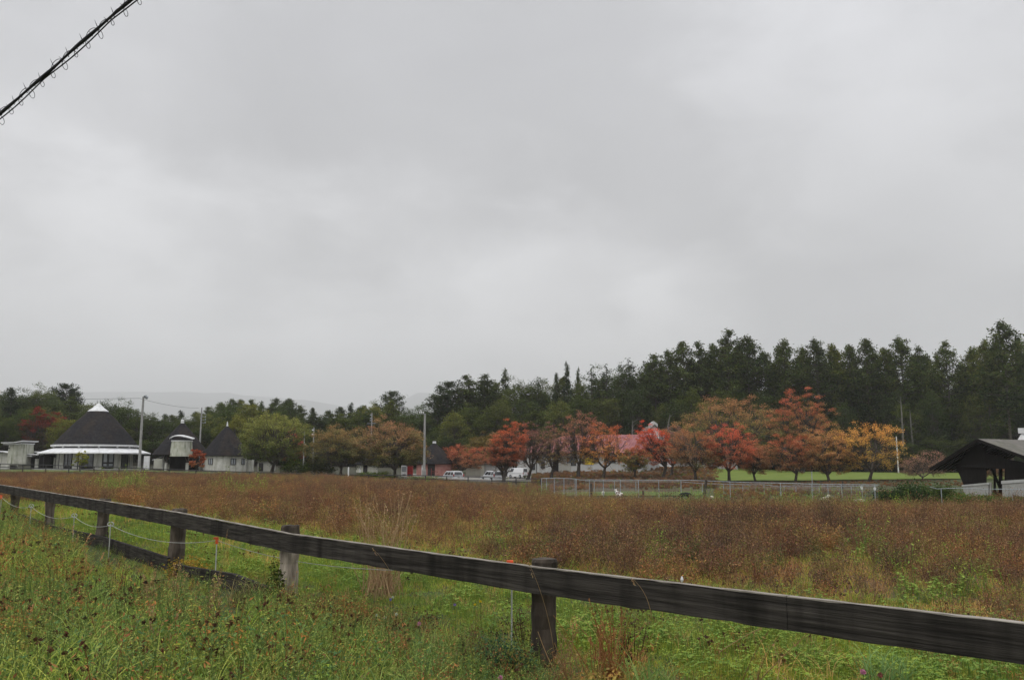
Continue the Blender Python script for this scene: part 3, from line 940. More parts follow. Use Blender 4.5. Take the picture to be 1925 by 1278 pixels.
def verge():
    rng = np.random.default_rng(21)
    S = [s_turf(1), s_turf(2, YG, (.2, .2, .06)), s_turf(3, (.08, .15, .03), (.14, .2, .03)),
         s_clover(4, 20), s_clover(5, 20, (.06, .11, .045), (.09, .15, .05), .22),
         s_herb(6), s_herb(7, .5, (.08, .12, .04), (.17, .2, .06), 6, .012), s_herb(8, .3, (.05, .11, .05), (.09, .16, .07), 6, .016),
         s_long(9, BG, YG, .42, 22, .008, .85), s_long(10, GREEN, (.2, .26, .08), .55, 18, .009, .8), s_long(11, (.3, .2, .1), STRAW, .42, 16, .004, .9),
         s_heads(12), s_heads(13, (.05, .028, .02), (.1, .09, .04), .38, 9), s_plume(14, (.20, .13, .07)), s_plume(15, (.22, .11, .06), .38, 3, .07),
         s_herb(16, .42, (.12, .06, .03), (.22, .12, .05), 6, .015), s_turf(17, (.22, .15, .07), (.14, .15, .04))]
    x1, y1 = grid_pts(2.2, 8, 230, rng, -900, 2800); x2, y2 = grid_pts(8, 14, 140, rng); x3, y3 = grid_pts(14, 24, 50, rng); x4, y4 = grid_pts(24, 42, 22, rng)
    x = np.concatenate([x1, x2, x3, x4]); y = np.concatenate([y1, y2, y3, y4])
    m = (field_mask(x, y) < rng.uniform(.2, 1.0, len(x))); x, y = x[m], y[m]
    px = to_px(x, y); n = len(x)
    # this side of the wooden fence the growth is taller
    fp = np.array([(P(a, b, d).x, d) for a, b, d in POSTS] + [(2.45, 4.0), (4.5, 1.9)])
    fy = np.interp(x, fp[:, 0], fp[:, 1]); near = y < fy + .3
    lush = (np.clip(nz(x, y, 1.7, 40) * .8 + .4, 0, 1))
    dry = np.clip(nz(x, y, .9, 41) * 1.3 - .25, 0, 1)
    idx = np.zeros(n, int); r = rng.uniform(size=n); r2 = rng.uniform(size=n)
    # open turf beyond the fence
    tp = np.array([0, 1, 2, 3, 16, 11, 5, 10, 15]); pr = np.cumsum([.31, .18, .26, .14, .06, .005, .02, .015, .01])
    idx = tp[np.minimum(np.searchsorted(pr, r), 8)]
    vp = np.array([0, 2, 3, 4, 5, 6, 7, 8, 9, 10, 11, 12, 13, 14, 15, 16]); pv = np.cumsum([.15, .11, .05, .05, .10, .085, .06, .17, .105, .028, .018, .016, .003, .003, .032, .02])
    iv = vp[np.minimum(np.searchsorted(pv, r2), 15)]
    idx = np.where(near, iv, idx)
    dr = near & (dry > rng.uniform(.3, 1.4, n)); idx = np.where(dr, rng.choice([15, 12, 15, 6, 11, 10, 16], n), idx)
    # straw and dry leaves at the foot of the big post
    q = np.exp(-((px - 1120) / 120) ** 2 - ((y - 6.1) / .7) ** 2) > rng.uniform(.2, 1.6, n); idx = np.where(q, rng.choice([10, 15, 16, 14, 3, 10], n), idx)
    q = np.exp(-((px - 620) / 60) ** 2 - ((y - 7.9) / .5) ** 2) > rng.uniform(.2, 1.5, n); idx = np.where(q, rng.choice([10, 12, 8, 6], n), idx)
    sc = rng.uniform(.7, 1.25, n) * np.where(near, .72 + .38 * lush, .85)
    sc = np.where(np.isin(idx, [5, 6, 7, 15]) & ~near, sc * .55, sc)
    sc = np.where((y > 14), sc * 1.35, sc)
    sc = np.where(near & (y > fy - 1.5), sc * np.clip(.52 + .35 * (fy - y) / 1.5, .5, .9), sc); sc = np.where((y > 5.2) & (y < 9.5) & ~near & (y < fy + .9), sc * .7, sc)
    low = near & (y > fy - 2.2) & (px > 170) & (px < 500); sc = np.where(low, sc * .6, sc); idx = np.where(low & np.isin(idx, [5, 6, 7, 8, 9, 15]) & (rng.uniform(size=n) < .6), 0, idx)
    sc = np.where(y < 4.2, sc * .6, sc)
    tint = np.clip(.36 + .24 * nz(x, y, 1.6, 42) + .14 * nz(x, y, .5, 43) + rng.normal(0, .19, n) + (px > 1300) * .05, 0, 1)
    z = terr(x, y)
    pts = np.stack([x, y, z - .01], 1)
    scatter('grass', pts, rng.uniform(0, 6.28, n), sc, idx, tint, S, 'mixed green grass, clover and dry seed heads around the wooden fence', 'grass')
    print('verge', n)


verge()


def field():
    rng = np.random.default_rng(31)
    S = [s_weed(1), s_weed(2, .7, 12, .013), s_weed(3, .5, 14, .016, (.09, .05, .03), (.2, .12, .06)),
         s_weed(4, .55, 10, .014, (.10, .07, .035), (.22, .16, .07), 20), s_weed(5, .8, 8, .012, (.07, .04, .03), (.14, .08, .05), 18, .16),
         s_weed(6, .42, 16, .015, (.08, .1, .035), (.17, .15, .06), 24, .26)]
    x1, y1 = grid_pts(6, 18, 13, rng, -200, 2300); x2, y2 = grid_pts(18, 32, 9, rng); x3, y3 = grid_pts(32, 60, 6.5, rng); x4, y4 = grid_pts(60, 108, 3.6, rng)
    x = np.concatenate([x1, x2, x3, x4]); y = np.concatenate([y1, y2, y3, y4])
    m = (field_mask(x, y) > rng.uniform(.1, .9, len(x))) & (rng.uniform(size=len(x)) > np.clip(nz(x, y, 1.6, 57) * .9 - .1, 0, .75) * np.clip((45 - y) / 15, 0, 1)); x, y = x[m], y[m]; n = len(x)
    gp = green_patch(x, y); gp = np.where(rng.uniform(size=n) < .09, .9, gp)
    drop = (gp > .6) & (rng.uniform(size=n) < .35); x, y, gp = x[~drop], y[~drop], gp[~drop]; n = len(x)
    px = to_px(x, y)
    base = .30 + .22 * nz(x, y, 2.2, 50) + .10 * nz(x, y, .7, 58) + .14 * nz(x, y, 9, 51) + rng.normal(0, .15, n) + .05 * (px > 1050) + .05 * (y > 30)
    band = np.exp(-((y - 40) / 9) ** 2) * (px > 900) * .10
    tint = np.clip(np.where(gp > rng.uniform(.2, .9, n), .6 + .3 * gp * rng.uniform(.2, 1, n), base + band), 0, 1)
    idx = rng.choice(6, n, p=[.26, .2, .2, .14, .12, .08]); idx = np.where(gp > .5, rng.choice([5, 3, 5], n), idx)
    sc = rng.uniform(.5, 1.3, n) * (1 + .28 * nz(x, y, 3, 52)) * np.where(gp > .5, .62, 1) * np.interp(y, [8, 18, 45, 60, 108], [.62, .85, .85, .72, .8])
    pts = np.stack([x, y, terr(x, y) - .02], 1)
    scatter('dry_weeds', pts, rng.uniform(0, 6.28, n), sc, idx, tint, S, 'knee high reddish brown dry weeds covering the open field', 'weeds', tilt=.15)
    # low green grass between the weeds
    S = [s_turf(51), s_turf(52, YG, (.16, .2, .05)), s_clover(53), s_turf(54, (.2, .13, .07), (.16, .14, .05)), s_herb(55, .4)]
    x1, y1 = grid_pts(6, 20, 24, rng, -200, 2300); x2, y2 = grid_pts(20, 45, 8, rng); x3, y3 = grid_pts(45, 75, 2.5, rng)
    x = np.concatenate([x1, x2, x3]); y = np.concatenate([y1, y2, y3])
    m = (field_mask(x, y) > .1); x, y = x[m], y[m]; n = len(x); gp = green_patch(x, y)
    idx = np.where(gp > rng.uniform(.2, .8, n), rng.choice([0, 1, 2, 4], n), rng.choice([3, 3, 0], n))
    scatter('field_grass', np.stack([x, y, terr(x, y) - .01], 1), rng.uniform(0, 6.28, n), rng.uniform(.9, 1.8, n) * np.interp(y, [8, 60], [1, 2.2]), idx,
            np.clip(.5 + rng.normal(0, .18, n), 0, 1), S, 'short green and straw coloured grass between the field weeds', 'grass')


field()


def rough_bank():
    """scrubby growth on the bank below the long house and along the lawn's edge"""
    rng = np.random.default_rng(61)
    S = [s_weed(61, .5, 12, .03), s_weed(62, .35, 14, .04, (.09, .05, .03), (.2, .12, .06)), s_weed(63, .4, 14, .04, (.07, .09, .03), (.12, .14, .05))]
    x, y = grid_pts(66, 150, 1.6, rng, 760, 2100); px = to_px(x, y)
    k = ((px > 880) & (px < 1345) & (y > 82)) | ((px > 1300) & (px < 1800) & (y > 84) & (y < 112)) | ((px > 1310) & (y > 62) & (y < 84)) 
    k &= ~((px > 1340) & (y > 80)) | ((px < 1800) & (y < 106) & (y > 90) & (px > 1340))
    k &= ~((px > 820) & (px < 1000) & (y > 100) & (y < 138)) & ~((px > 1020) & (px < 1335) & (y < 84))
    x, y = x[k], y[k]; n = len(x)
    tint = np.clip(.3 + .25 * nz(x, y, 5, 63) + rng.normal(0, .1, n), 0, 1)
    # between pen and lawn it is bare and low
    sc = rng.uniform(.5, 1.1, n) * np.where((y > 84) & (y < 112) & (to_px(x, y) > 1345), .45, .8)
    scatter('bank_scrub', np.stack([x, y, terr(x, y) - .02], 1), rng.uniform(0, 6.28, n), sc, rng.choice(3, n, p=[.46, .46, .08]), tint, S, 'brown and green scrub on the bank below the red roofed house', 'scrub')


rough_bank()
# ------------------------------------------------------------------ buildings
def zz(py, D): return P(CX, py, D).z


def arc_panel(mb, r, z0, z1, t0, t1, th=.06, n=None):
    n = n or max(2, int(abs(t1 - t0) / .08))
    mb.lathe([(r, z0), (r + th, z0), (r + th, z1), (r, z1), (r, z0)], n, a0=t0, a1=t1)
    for t in (t0, t1):
        c, s = math.cos(t), math.sin(t)
        mb.add([(r * c, r * s, z0), ((r + th) * c, (r + th) * s, z0), ((r + th) * c, (r + th) * s, z1), (r * c, r * s, z1)], [(0, 1, 2, 3)])


FACE = [-math.pi / 2]


def face(root):
    """azimuth from a round building towards the viewpoint; squares its width with its distance"""
    FACE[0] = math.atan2(-root.location.y, -root.location.x); c = abs(math.sin(FACE[0])); root.scale = (c, c, 1); return c


def ang(px, cx, rp): return FACE[0] + math.asin(max(-.999, min(.999, (px - cx) / rp)))


def shingle_cone(mb, r0, z0, r1, z1, n=56, bulge=.03, rows=22):
    """dark shingled cone with slightly uneven courses"""
    rng = np.random.default_rng(int(r0 * 100)); prof = []
    for i in range(rows + 1):
        t = i / rows; r = r0 + (r1 - r0) * t + bulge * r0 * 4 * t * (1 - t); z = z0 + (z1 - z0) * t
        prof += [(r + .015, z - .012), (r, z + .01)]
    prof = [(r0 - .25, z0 - .14), (r0 + .02, z0 - .1)] + prof
    a = len(mb.v); mb.lathe(prof, n)
    v = mb.v[-1]; cc = rng.uniform(.75, 1.25, (len(v), 1)) * np.ones(3); mb.c[-1] = cc
    v[:, :2] *= 1 + rng.normal(0, .002, (len(v), 1))


def round_hall():
    D = 130.; k = PXM(D); g = G(178, D); b = g.z
    root = empty('round_hall', g, label='large round hall with a dark conical roof, white peak cap and a white canopy ring', cat='building'); face(root)
    z = lambda py, dd=D: zz(py, dd) - b
    mb = MB(); shingle_cone(mb, 6.6, z(838), 1.42, z(772)); mb.build('roof', M['thatch'], root)
    mb = MB(); zc = z(772); zt = z(757.5)
    mb.lathe([(1.2, zc - .12), (1.62, zc - .14), (1.62, zc - .04), (.9, zc + .45), (.12, zt), (0.0, zt + .02)], 12); mb.build('roof_cap', M['white'], root)
    for dx in (-.22, .3):
        mb = MB(); mb.tube([(dx, 0, zt - .1), (dx - .1, 0, zt + .35), (dx - .02, 0, zt + .5)], [.03, .03, .01], 5); mb.build('finial', M['steeldark'], root)
    mb = MB(); ze = z(838); mb.lathe([(6.35, ze - .14), (6.72, ze - .16), (6.78, ze + .1), (6.62, ze + .12), (6.35, ze - .14)], 48); mb.build('fascia', M['white'], root)
    zi = z(843.5); zo = z(852)
    mb = MB(); mb.lathe([(5.9, zi - .1), (5.9, ze - .1)], 48); mb.build('clerestory', M['dark'], root)
    for px in (95, 114, 145, 184, 221, 246, 262):
        mb = MB(); t = ang(px, 178, 84); mb.tube([(6.25 * math.cos(t), 6.25 * math.sin(t), zi - .05), (6.25 * math.cos(t), 6.25 * math.sin(t), ze - .1)], .16, 8); mb.build('clerestory_post', M['white'], root)
    # segmented white canopy
    mb = MB(); ns = 18
    for i in range(ns):
        t0 = i / ns * 6.2832; t1 = (i + 1) / ns * 6.2832 - .008
        mb.lathe([(6.1, zi + .14), (8.6, zo + .06), (8.62, zo - .10), (8.5, zo - .12), (6.1, zi + .02), (6.1, zi + .14)], 4, a0=t0, a1=t1)
    mb.build('canopy', M['white'], root)
    zw = zi - .06
    mb = MB(); mb.lathe([(5.8, -.5), (5.8, zw)], 48); mb.build('dark_interior_wall', M['dark'], root)  # dark colour stands in for the shade inside the openings between panels
    rp = 5.95 * k
    for a, c in ((106, 120.5), (137, 146), (148, 154), (176, 191), (214, 227), (242, 250.5)):
        mb = MB(); arc_panel(mb, 5.82, -.4, zw - .1, ang(a, 178, rp), ang(c, 178, rp)); mb.build('wall_panel', M['wall'], root)
    for t0 in np.arange(.1, 3.0, .5):
        mb = MB(); arc_panel(mb, 5.82, -.4, zw - .1, t0, t0 + .36); mb.build('wall_panel', M['wall'], root)
    mb = MB(); t0, t1 = ang(192.5, 178, rp), ang(213, 178, rp); zb = z(877); zt2 = z(851.5)
    fr = MB()
    for s0, s1 in ((0, .07), (.46, .54), (.93, 1)): arc_panel(fr, 5.84, zb, zt2, t0 + (t1 - t0) * s0, t0 + (t1 - t0) * s1, .10, 1)
    for q0, q1 in ((0, .06), (.22, .34), (.95, 1)): arc_panel(fr, 5.84, zb + (zt2 - zb) * q0, zb + (zt2 - zb) * q1, t0, t1, .095, 3)
    dr = fr.build('door', M['steeldark'], root)
    arc_panel(mb, 5.83, zb + .05, zt2 - .05, t0, t1, .04, 3); mb.build('pane', M['glassy'], dr)
    for a, c in ((121.5, 136), (155, 175), (228, 241)):
        fr = MB(); t0, t1 = ang(a, 178, rp), ang(c, 178, rp)
        for s0, s1 in ((0, .05), (.48, .52), (.95, 1)): arc_panel(fr, 5.84, zb, zt2, t0 + (t1 - t0) * s0, t0 + (t1 - t0) * s1, .1, 1)
        arc_panel(fr, 5.84, zb + .8, zb + .86, t0, t1, .09, 3)
        dr = fr.build('door', M['steeldark'], root); mb = MB(); arc_panel(mb, 5.83, zb + .05, zt2 - .05, t0, t1, .03, 3); mb.build('pane', M['glass'], dr)
    for t in np.linspace(0, 6.2832, 15)[:-1]:
        mb = MB(); r = 8.2; mb.tube([(r * math.cos(t), r * math.sin(t), -.4), (r * math.cos(t + .0), r * math.sin(t), zo)], .06, 6); mb.build('canopy_post', M['steeldark'], root)
    mb = MB(); mb.lathe([(0, -.02), (9.2, -.03), (9.3, -.6)], 40); mb.build('floor_slab', M['concrete'], root)


round_hall()


def annex():
    D = 127.; k = PXM(D); g = G(28, D); b = g.z
    root = empty('tapered_annex', g, label='low annex with a mossy tapering tower and a curved white edged roof at far left', cat='building')
    z = lambda py: zz(py, D) - b
    x = lambda px: (px - 28) / k

    def slab(pts, y0, y1, m, nm, th=.16):
        mb = MB(); n = len(pts); V = []
        for yy in (y0, y1):
            for (p, q) in pts: V.append((x(p), yy, z(q)))
            for (p, q) in pts[::-1]: V.append((x(p), yy, z(q) - th))
        m2 = 2 * n; f = [tuple(range(m2)), tuple(range(m2, 2 * m2))[::-1]] + [(i, (i + 1) % m2, m2 + (i + 1) % m2, m2 + i) for i in range(m2)]
        mb.add(V, f); return mb.build(nm, m, root)
    # tower: a four sided tapering block, corner towards the camera
    mb = MB(); V = []
    for q, l, c, r in ((873.5, 9.5, 34, 49.5), (834.5, 12, 33.5, 46)):
        V += [(x(l), .3, z(q)), (x(c) - .7, -.9, z(q)), (x(c), -1.0, z(q)), (x(r), -.2, z(q)), (x(r) - .3, 2.6, z(q)), (x(l) + .3, 2.6, z(q))]
    mb.add(V, [tuple(range(6))[::-1], tuple(range(6, 12))] + [(i, (i + 1) % 6, 6 + (i + 1) % 6, 6 + i) for i in range(6)]); mb.build('tower', M['tower'], root)
    mb = MB(); mb.box((x(16), -.66, z(843)), (x(21), -.5, z(841.5))); mb.build('vent', M['dark'], root)
    slab([(12, 834.2), (24, 834.8), (36, 834), (46, 832.8)], -1.25, 2.4, M['white'], 'tower_band', .12)
    slab([(13, 832.4), (34, 831.9), (45, 831.2)], -1.0, 2.2, M['dark'], 'tower_gap', .1)
    slab([(10, 831.6), (22, 831.6), (34, 831.2), (42, 829.8), (50, 828)], -1.5, 2.8, M['white'], 'tower_roof', .12)
    for pts in ([(-60, 845), (0, 848), (14, 850.5)], [(47, 852.5), (58, 853.5), (70, 853.8), (84, 850)], [(47, 856), (56, 856.6)], [(60, 848.2), (69, 849)]):
        slab(pts, .4, 3.6, M['white'], 'roof_edge', .12)
    mb = MB(); mb.box((x(-60), 1.0, -.6), (x(12), 3, z(851))); mb.build('wall', M['wall'], root)
    mb = MB(); mb.box((x(48), 1.4, -.6), (x(84), 3.2, z(854.6))); mb.build('dark_wall', M['darkwood'], root)
    for a, c in ((57, 64), (92.5, 95.5)):
        mb = MB(); mb.box((x(a), 1.2, -.4), (x(c), 1.38, z(862 if a < 80 else 860))); mb.build('wall_panel', M['wall'], root)


annex()


def porch_hut():
    D = 128.; k = PXM(D); g = G(339, D); b = g.z
    root = empty('porch_hut', g, label='middle conical hut on short white columns with a tapered white dormer', cat='building'); sc_ = face(root)
    def xo(px, dy): return (P(px, 870, D + dy * sc_).x - g.x) / sc_
    z = lambda py: zz(py, D) - b
    r = 54 / k
    mb = MB(); shingle_cone(mb, r, z(854), .22, z(795), bulge=.035); mb.build('roof', M['thatch'], root)
    mb = MB(); mb.lathe([(0, z(795) - .1), (.27, z(795) - .1), (.27, z(789.5)), (.2, z(788.3)), (0, z(788))], 14); mb.build('roof_cap', M['white'], root)
    # dormer drum
    cy = -3.0; cx = xo(340, -3.0); zt, zb = zz(829, D - 4.5) - b, zz(857.5, D - 4.7) - b
    mb = MB(); mb.lathe([(0, zb - .02), (1.78, zb), (1.62, zb + (zt - zb) * .5), (1.52, zt), (0, zt)], 30, cen=(cx, cy, 0)); mb.build('dormer', M['tower'], root)
    mb = MB(); mb.lathe([(1.56, zt - .02), (1.60, zt + .0), (1.60, zt + .14), (1.3, zt + .14)], 30, cen=(cx, cy, 0)); mb.build('dormer_band', M['white'], root)
    mb = MB(); mb.lathe([(1.38, zt + .1), (1.38, zt + .4)], 24, cen=(cx, cy, 0)); mb.build('dormer_gap', M['dark'], root)
    # curved visor, higher in the middle
    mb = MB(); V = []; n = 22
    for i in range(n + 1):
        t = -1 + 2 * i / n; xx = cx + 1.82 * t; yy = cy - 1.9 * math.sqrt(max(0, 1 - (t * .97) ** 2)); h = zt + .28 + .42 * (1 - t * t)
        for dy, dz in ((0, 0), (0, .10), (.25, .16), (.9, .24), (.9, .12)): V.append((xx, yy + dy, h + dz))
    f = [(5 * i + q, 5 * i + (q + 1) % 5, 5 * i + 5 + (q + 1) % 5, 5 * i + 5 + q) for i in range(n) for q in range(5)]
    mb.add(V, f); mb.build('dormer_visor', M['white'], root)
    for px, yy in ((312.5, -3.0), (352, -3.0)):
        xx = xo(px, yy); zc = z(869.5)
        mb = MB(); mb.lathe([(.24, -.5), (.22, zc), (0, zc)], 14, cen=(xx, yy, 0)); c = mb.build('column', M['wall'], root)
        mb = MB()
        for dx, dy in ((-.55, 0), (.55, 0), (0, .6)): mb.tube([(xx, yy, zc), (xx + dx, yy + dy, z(855.5) + .1)], .07, 6)
        mb.build('strut', M['bark'], c)
    for xx, yy in ((-3.0, .8), (3.0, .8), (0, 3.2)):
        mb = MB(); mb.lathe([(.24, -.5), (.22, 1.6), (.1, z(855))], 12, cen=(xx, yy, 0)); mb.build('column', M['wall'], root)
    mb = MB(); mb.lathe([(2.2, -.5), (2.2, z(855))], 30, cen=(.3, .9, 0)); mb.build('dark_interior_wall', M['darkwood'], root)  # dark drum stands in for the shade under the open roof
    mb = MB(); mb.beam((xo(286, -1.6), -1.6, z(864.5)), (xo(303, -1), -1.0, z(859)), .12, .10); mb.build('hand_rail', M['white'], root)
    mb = MB(); mb.box((xo(289, 2.2), 2.2, -.5), (xo(310, 2.2), 2.4, z(862))); mb.build('back_wall', M['cream'], root)
    mb = MB(); mb.box((xo(270, -1.5), -1.5, -.4), (xo(281, -1.5), -1.35, z(857))); mb.build('white_screen', M['white'], root)


porch_hut()


def plaster_hut():
    D = 128.; k = PXM(D); g = G(424, D); b = g.z
    root = empty('plaster_hut', g, label='round plastered hut with three small windows under a pointed dark roof', cat='building'); face(root)
    z = lambda py: zz(py, D) - b
    mb = MB(); shingle_cone(mb, 46 / k, z(855.5), .08, z(800), bulge=.05); mb.build('roof', M['thatch'], root)
    mb = MB(); mb.lathe([(.17, z(802)), (.14, z(799)), (.05, z(792.5)), (0, z(792))], 10); mb.build('finial', M['white'], root)
    rw = 41 / k
    mb = MB(); mb.lathe([(rw, -.6), (rw, z(856))], 44); mb.build('wall', M['wall'], root)
    mb = MB(); mb.lathe([(rw + .12, z(856.5)), (rw + .3, z(856))], 44); mb.build('eave_board', M['dark'], root)
    for px, w in ((396.5, 8), (438, 10), (456.5, 6.5)):
        t0, t1 = ang(px - w / 2, 424, 41), ang(px + w / 2, 424, 41); z0, z1 = z(873), z(861.5)
        fr = MB()
        for s0, s1 in ((0, .12), (.44, .56), (.88, 1)): arc_panel(fr, rw + .01, z0, z1, t0 + (t1 - t0) * s0, t0 + (t1 - t0) * s1, .07, 1)
        for q0, q1 in ((0, .07), (.93, 1)): arc_panel(fr, rw + .01, z0 + (z1 - z0) * q0, z0 + (z1 - z0) * q1, t0, t1, .066, 2)
        w_ = fr.build('window', M['steeldark'], root)
        mb = MB(); arc_panel(mb, rw + .005, z0 + .02, z1 - .02, t0 + (t1 - t0) * .0, t1, .03, 2); mb.build('pane', M['glassy'], w_)
    mb = MB(); mb.box((rw + .1, .3, -.5), (rw + .75, 1.6, z(864))); mb.build('side_post', M['wall'], root)


plaster_hut()


def cone_hut(name, label, px, D, rpx, yapex, yeave, wallr, wallm, cap=True):
    k = PXM(D); g = G(px, D); b = g.z
    root = empty(name, g, label=label, cat='building'); face(root)
    z = lambda py: zz(py, D) - b
    mb = MB(); shingle_cone(mb, rpx / k, z(yeave), .12, z(yapex), bulge=.05); mb.build('roof', M['thatch'], root)
    if cap:
        mb = MB(); mb.box((-.25, -.2, z(yapex) - .1), (.25, .2, z(yapex) + .22)); mb.build('roof_cap', M['white'], root)
    mb = MB(); mb.lathe([(wallr / k, -.8), (wallr / k, z(yeave))], 32); w = mb.build('wall', wallm, root)
    mb = MB(); t = FACE[0] - .75; arc_panel(mb, wallr / k + .01, -.3, z(yeave + 3), t, t + .16, .05, 2); mb.build('door', M['white'], root)
    mb = MB(); t = FACE[0] - .35; arc_panel(mb, wallr / k + .01, -.3, z(yeave + 2), t, t + .4, .05, 2); mb.build('doorway', M['dark'], root)
    return root


cone_hut('pink_hut', 'pink walled hut with a grey conical roof behind the tall grey floodlight pole', 816, 131, 38, 832, 870.5, 33, M['pink'])
cone_hut('tree_hidden_hut', 'small grey roofed hut half hidden behind the orange green tree', 690, 134, 25, 851, 872, 20, M['cream'], False)


def simple_house(name, label, x0, x1, D, ytop, walls, roofm, depth=4, yridge=None, slope_left=None, base=None):
    k = PXM(D); g = G((x0 + x1) / 2, D); b = g.z; c = (x0 + x1) / 2
    root = empty(name, g, label=label, cat='building')
    z = lambda py: zz(py, D) - b
    X0, X1 = (x0 - c) / k, (x1 - c) / k
    return root, z, X0, X1, k, c


# grey shed beside the plaster hut
root, z, X0, X1, k, c = simple_house('grey_shed', 'plain grey shed wall under the green tree beside the plaster hut', 484, 508, 130, 866, M['lightgrey'], None)
mb = MB(); mb.box((X0, 0, -.6), (X1, 3, z(867))); mb.build('wall', M['shedwall'], root)
mb = MB(); mb.box((X0 - .2, -.25, z(867)), (X1 + .2, 3.2, z(866))); mb.build('roof', M['greyroof'], root)
mb = MB(); mb.box((X0 + .25, -.05, -.5), (X0 + .9, -.003, z(870))); mb.build('door', M['dark'], root)


def white_garage():
    D = 133.; k = PXM(D); g = G(922, D); b = g.z
    root = empty('white_garage', g, label='low cream garage with a lean to roof behind the parked cars', cat='building')
    z = lambda py: zz(py, D) - b
    x = lambda p: (p - 922) / k
    # lean-to end wall, sloping up to the right
    mb = MB(); mb.poly([(x(876), 0, -1.2), (x(910.3), 0, -1.2), (x(910.3), 0, z(873)), (x(876), 0, z(880))], .2, (0, 1, 0)); mb.build('end_wall', M['cream'], root)
    mb = MB(); mb.box((x(910.8), .35, -1.2), (x(968), .55, z(873))); mb.build('front_wall', M['lightgrey'], root)
    mb = MB(); mb.poly([(x(875), -.15, z(879.6)), (x(911), -.15, z(872)), (x(970), -.15, z(871.6)), (x(970), -.15, z(869.8)), (x(911), -.15, z(869.8)), (x(875), -.15, z(878.6))], 6, (0, 1, 0)); mb.build('roof', M['greyroof'], root)
    mb = MB(); mb.box((x(875.5), .25, -1.2), (x(876), 5.6, z(880))); mb.box((x(968), .55, -1.2), (x(968.3), 5.6, z(873))); mb.box((x(876), 5.6, -1.2), (x(968), 5.8, z(873))); mb.build('side_wall', M['cream'], root)
    mb = MB(); mb.box((x(964), .1, -1.2), (x(967), .34, z(872))); mb.build('corner_post', M['darkwood'], root)
    mb = MB(); mb.box((x(945), .30, -1.0), (x(961), .345, z(886.5))); mb.build('opening', M['dark'], root)


white_garage()


def long_house():
    """white walled house on the knoll; its front runs from (1000, D 142) to (1205, D 134)"""
    A = P(972, 870, 143.); B = P(1204, 870, 133.)
    d = B - A; d.z = 0; Ln = d.length; rz = math.atan2(d.y, d.x); d.normalize(); nrm = Vector((-d.y, d.x, 0))
    base = -1.0
    root = empty('red_roof_house', (A.x, A.y, base), rz, label='long white house with a faded red roof behind the row of autumn trees', cat='building')

    def S(px):      # distance along the front seen at px
        a = ray(px, 870)[0]; return (a * A.y - A.x) / (d.x - a * d.y)

    def Z(px, py):
        s = S(px); y = A.y + d.y * s; return zz(py, y) - base
    eL, eR = Z(1000, 856), Z(1183, 845)
    e0 = eL + (eL - eR) / (S(1183) - S(1000)) * S(1000) * 1.0
    ez = (eL + eR) / 2
    L = Ln; W = 9.0
    mb = MB(); mb.box((0, 0, -.6), (L, .25, ez)); mb.box((0, W, -.6), (L, W + .25, ez)); mb.box((0, .25, -.6), (.25, W, ez)); mb.box((L - .25, .25, -.6), (L, W, ez)); mb.build('wall', M['lightgrey'], root)
    rh = 2.9; ov = .6
    mb = MB()
    mb.add([(-ov, -ov, ez - .05), (L + ov, -ov, ez - .05), (L + ov, W + ov, ez - .05), (-ov, W + ov, ez - .05), (W * .72, W / 2, ez + rh), (L + ov, W / 2, ez + rh),
            (-ov, -ov, ez - .2), (L + ov, -ov, ez - .2), (L + ov, W + ov, ez - .2), (-ov, W + ov, ez - .2)],
           [(0, 1, 5, 4), (1, 2, 5), (2, 3, 4, 5), (3, 0, 4), (6, 7, 1, 0), (7, 8, 2, 1), (8, 9, 3, 2), (9, 6, 0, 3), (9, 8, 7, 6)])
    for i in range(46):      # standing seams
        xx = -.2 + i * (L + .2) / 46
        t1 = min(1, max(.02, (xx + ov) / (W * .72 + ov)))
        p0 = Vector((xx, -ov, ez - .03)); p1 = Vector((xx, -ov + (W / 2 + ov) * t1, ez - .03 + (rh + .05) * t1))
        mb.beam(p0, p1, .05, .07)
    rf = mb.build('roof', M['redroof'], root)
    mb = MB(); mb.box((-ov, -ov - .12, ez - .22), (L + ov, -ov - .01, ez - .08)); mb.build('gutter', M['darkwood'], rf)
    for px0, px1, y0, y1, kind in ((999, 1006, 871, 883, 'w'), (1017, 1024, 867, 880, 'w'), (1040, 1050, 864, 889, 'd'), (1066, 1083, 859, 875, 'w'), (1093.5, 1099, 861, 872, 'w'), (1140, 1157, 857, 870, 'w'), (1162, 1181, 852, 868, 'w'), (1186, 1196, 850, 866, 'w')):
        s0, s1 = S(px0), S(px1); z0, z1 = Z(px0, y1), Z(px0, y0); w = s1 - s0
        if kind == 'd':
            mb = MB(); mb.box((s0, -.05, z0), (s1, -.003, z1)); dd = mb.build('door', M['darkwood'], root)
            mb = MB(); mb.box((s1 + .1, -.08, z0), (s1 + 2.2, -.003, z0 + 1.6)); mb.build('door_panel', M['shedwall'], root); continue
        fr = MB()
        for a0, a1 in ((0, .06), (.47, .53), (.94, 1)): fr.box((s0 + w * a0, -.08, z0), (s0 + w * a1, -.003, z1))
        for b0, b1 in ((0, .05), (.95, 1)): fr.box((s0 + .01, -.075, z0 + (z1 - z0) * b0), (s1 - .01, -.002, z0 + (z1 - z0) * b1))
        wi = fr.build('window', M['darkwood'], root); mb = MB(); mb.box((s0 + .03, -.03, z0 + .03), (s1 - .03, -.001, z1 - .03)); mb.build('pane', M['glass'], wi)
    s0, s1 = S(1100), S(1116); z0, z1 = Z(1108, 873), Z(1108, 860)
    mb = MB(); mb.box((s0, -.06, z0), (s1, -.004, z1)); o = mb.build('yellow_panel', M['yellow'], root)
    mb = MB()
    s = S(1009); mb.tube([(s, -.08, 0), (s, -.08, ez - .2)], .05, 6); mb.build('downpipe', M['darkwood'], root)


long_house()


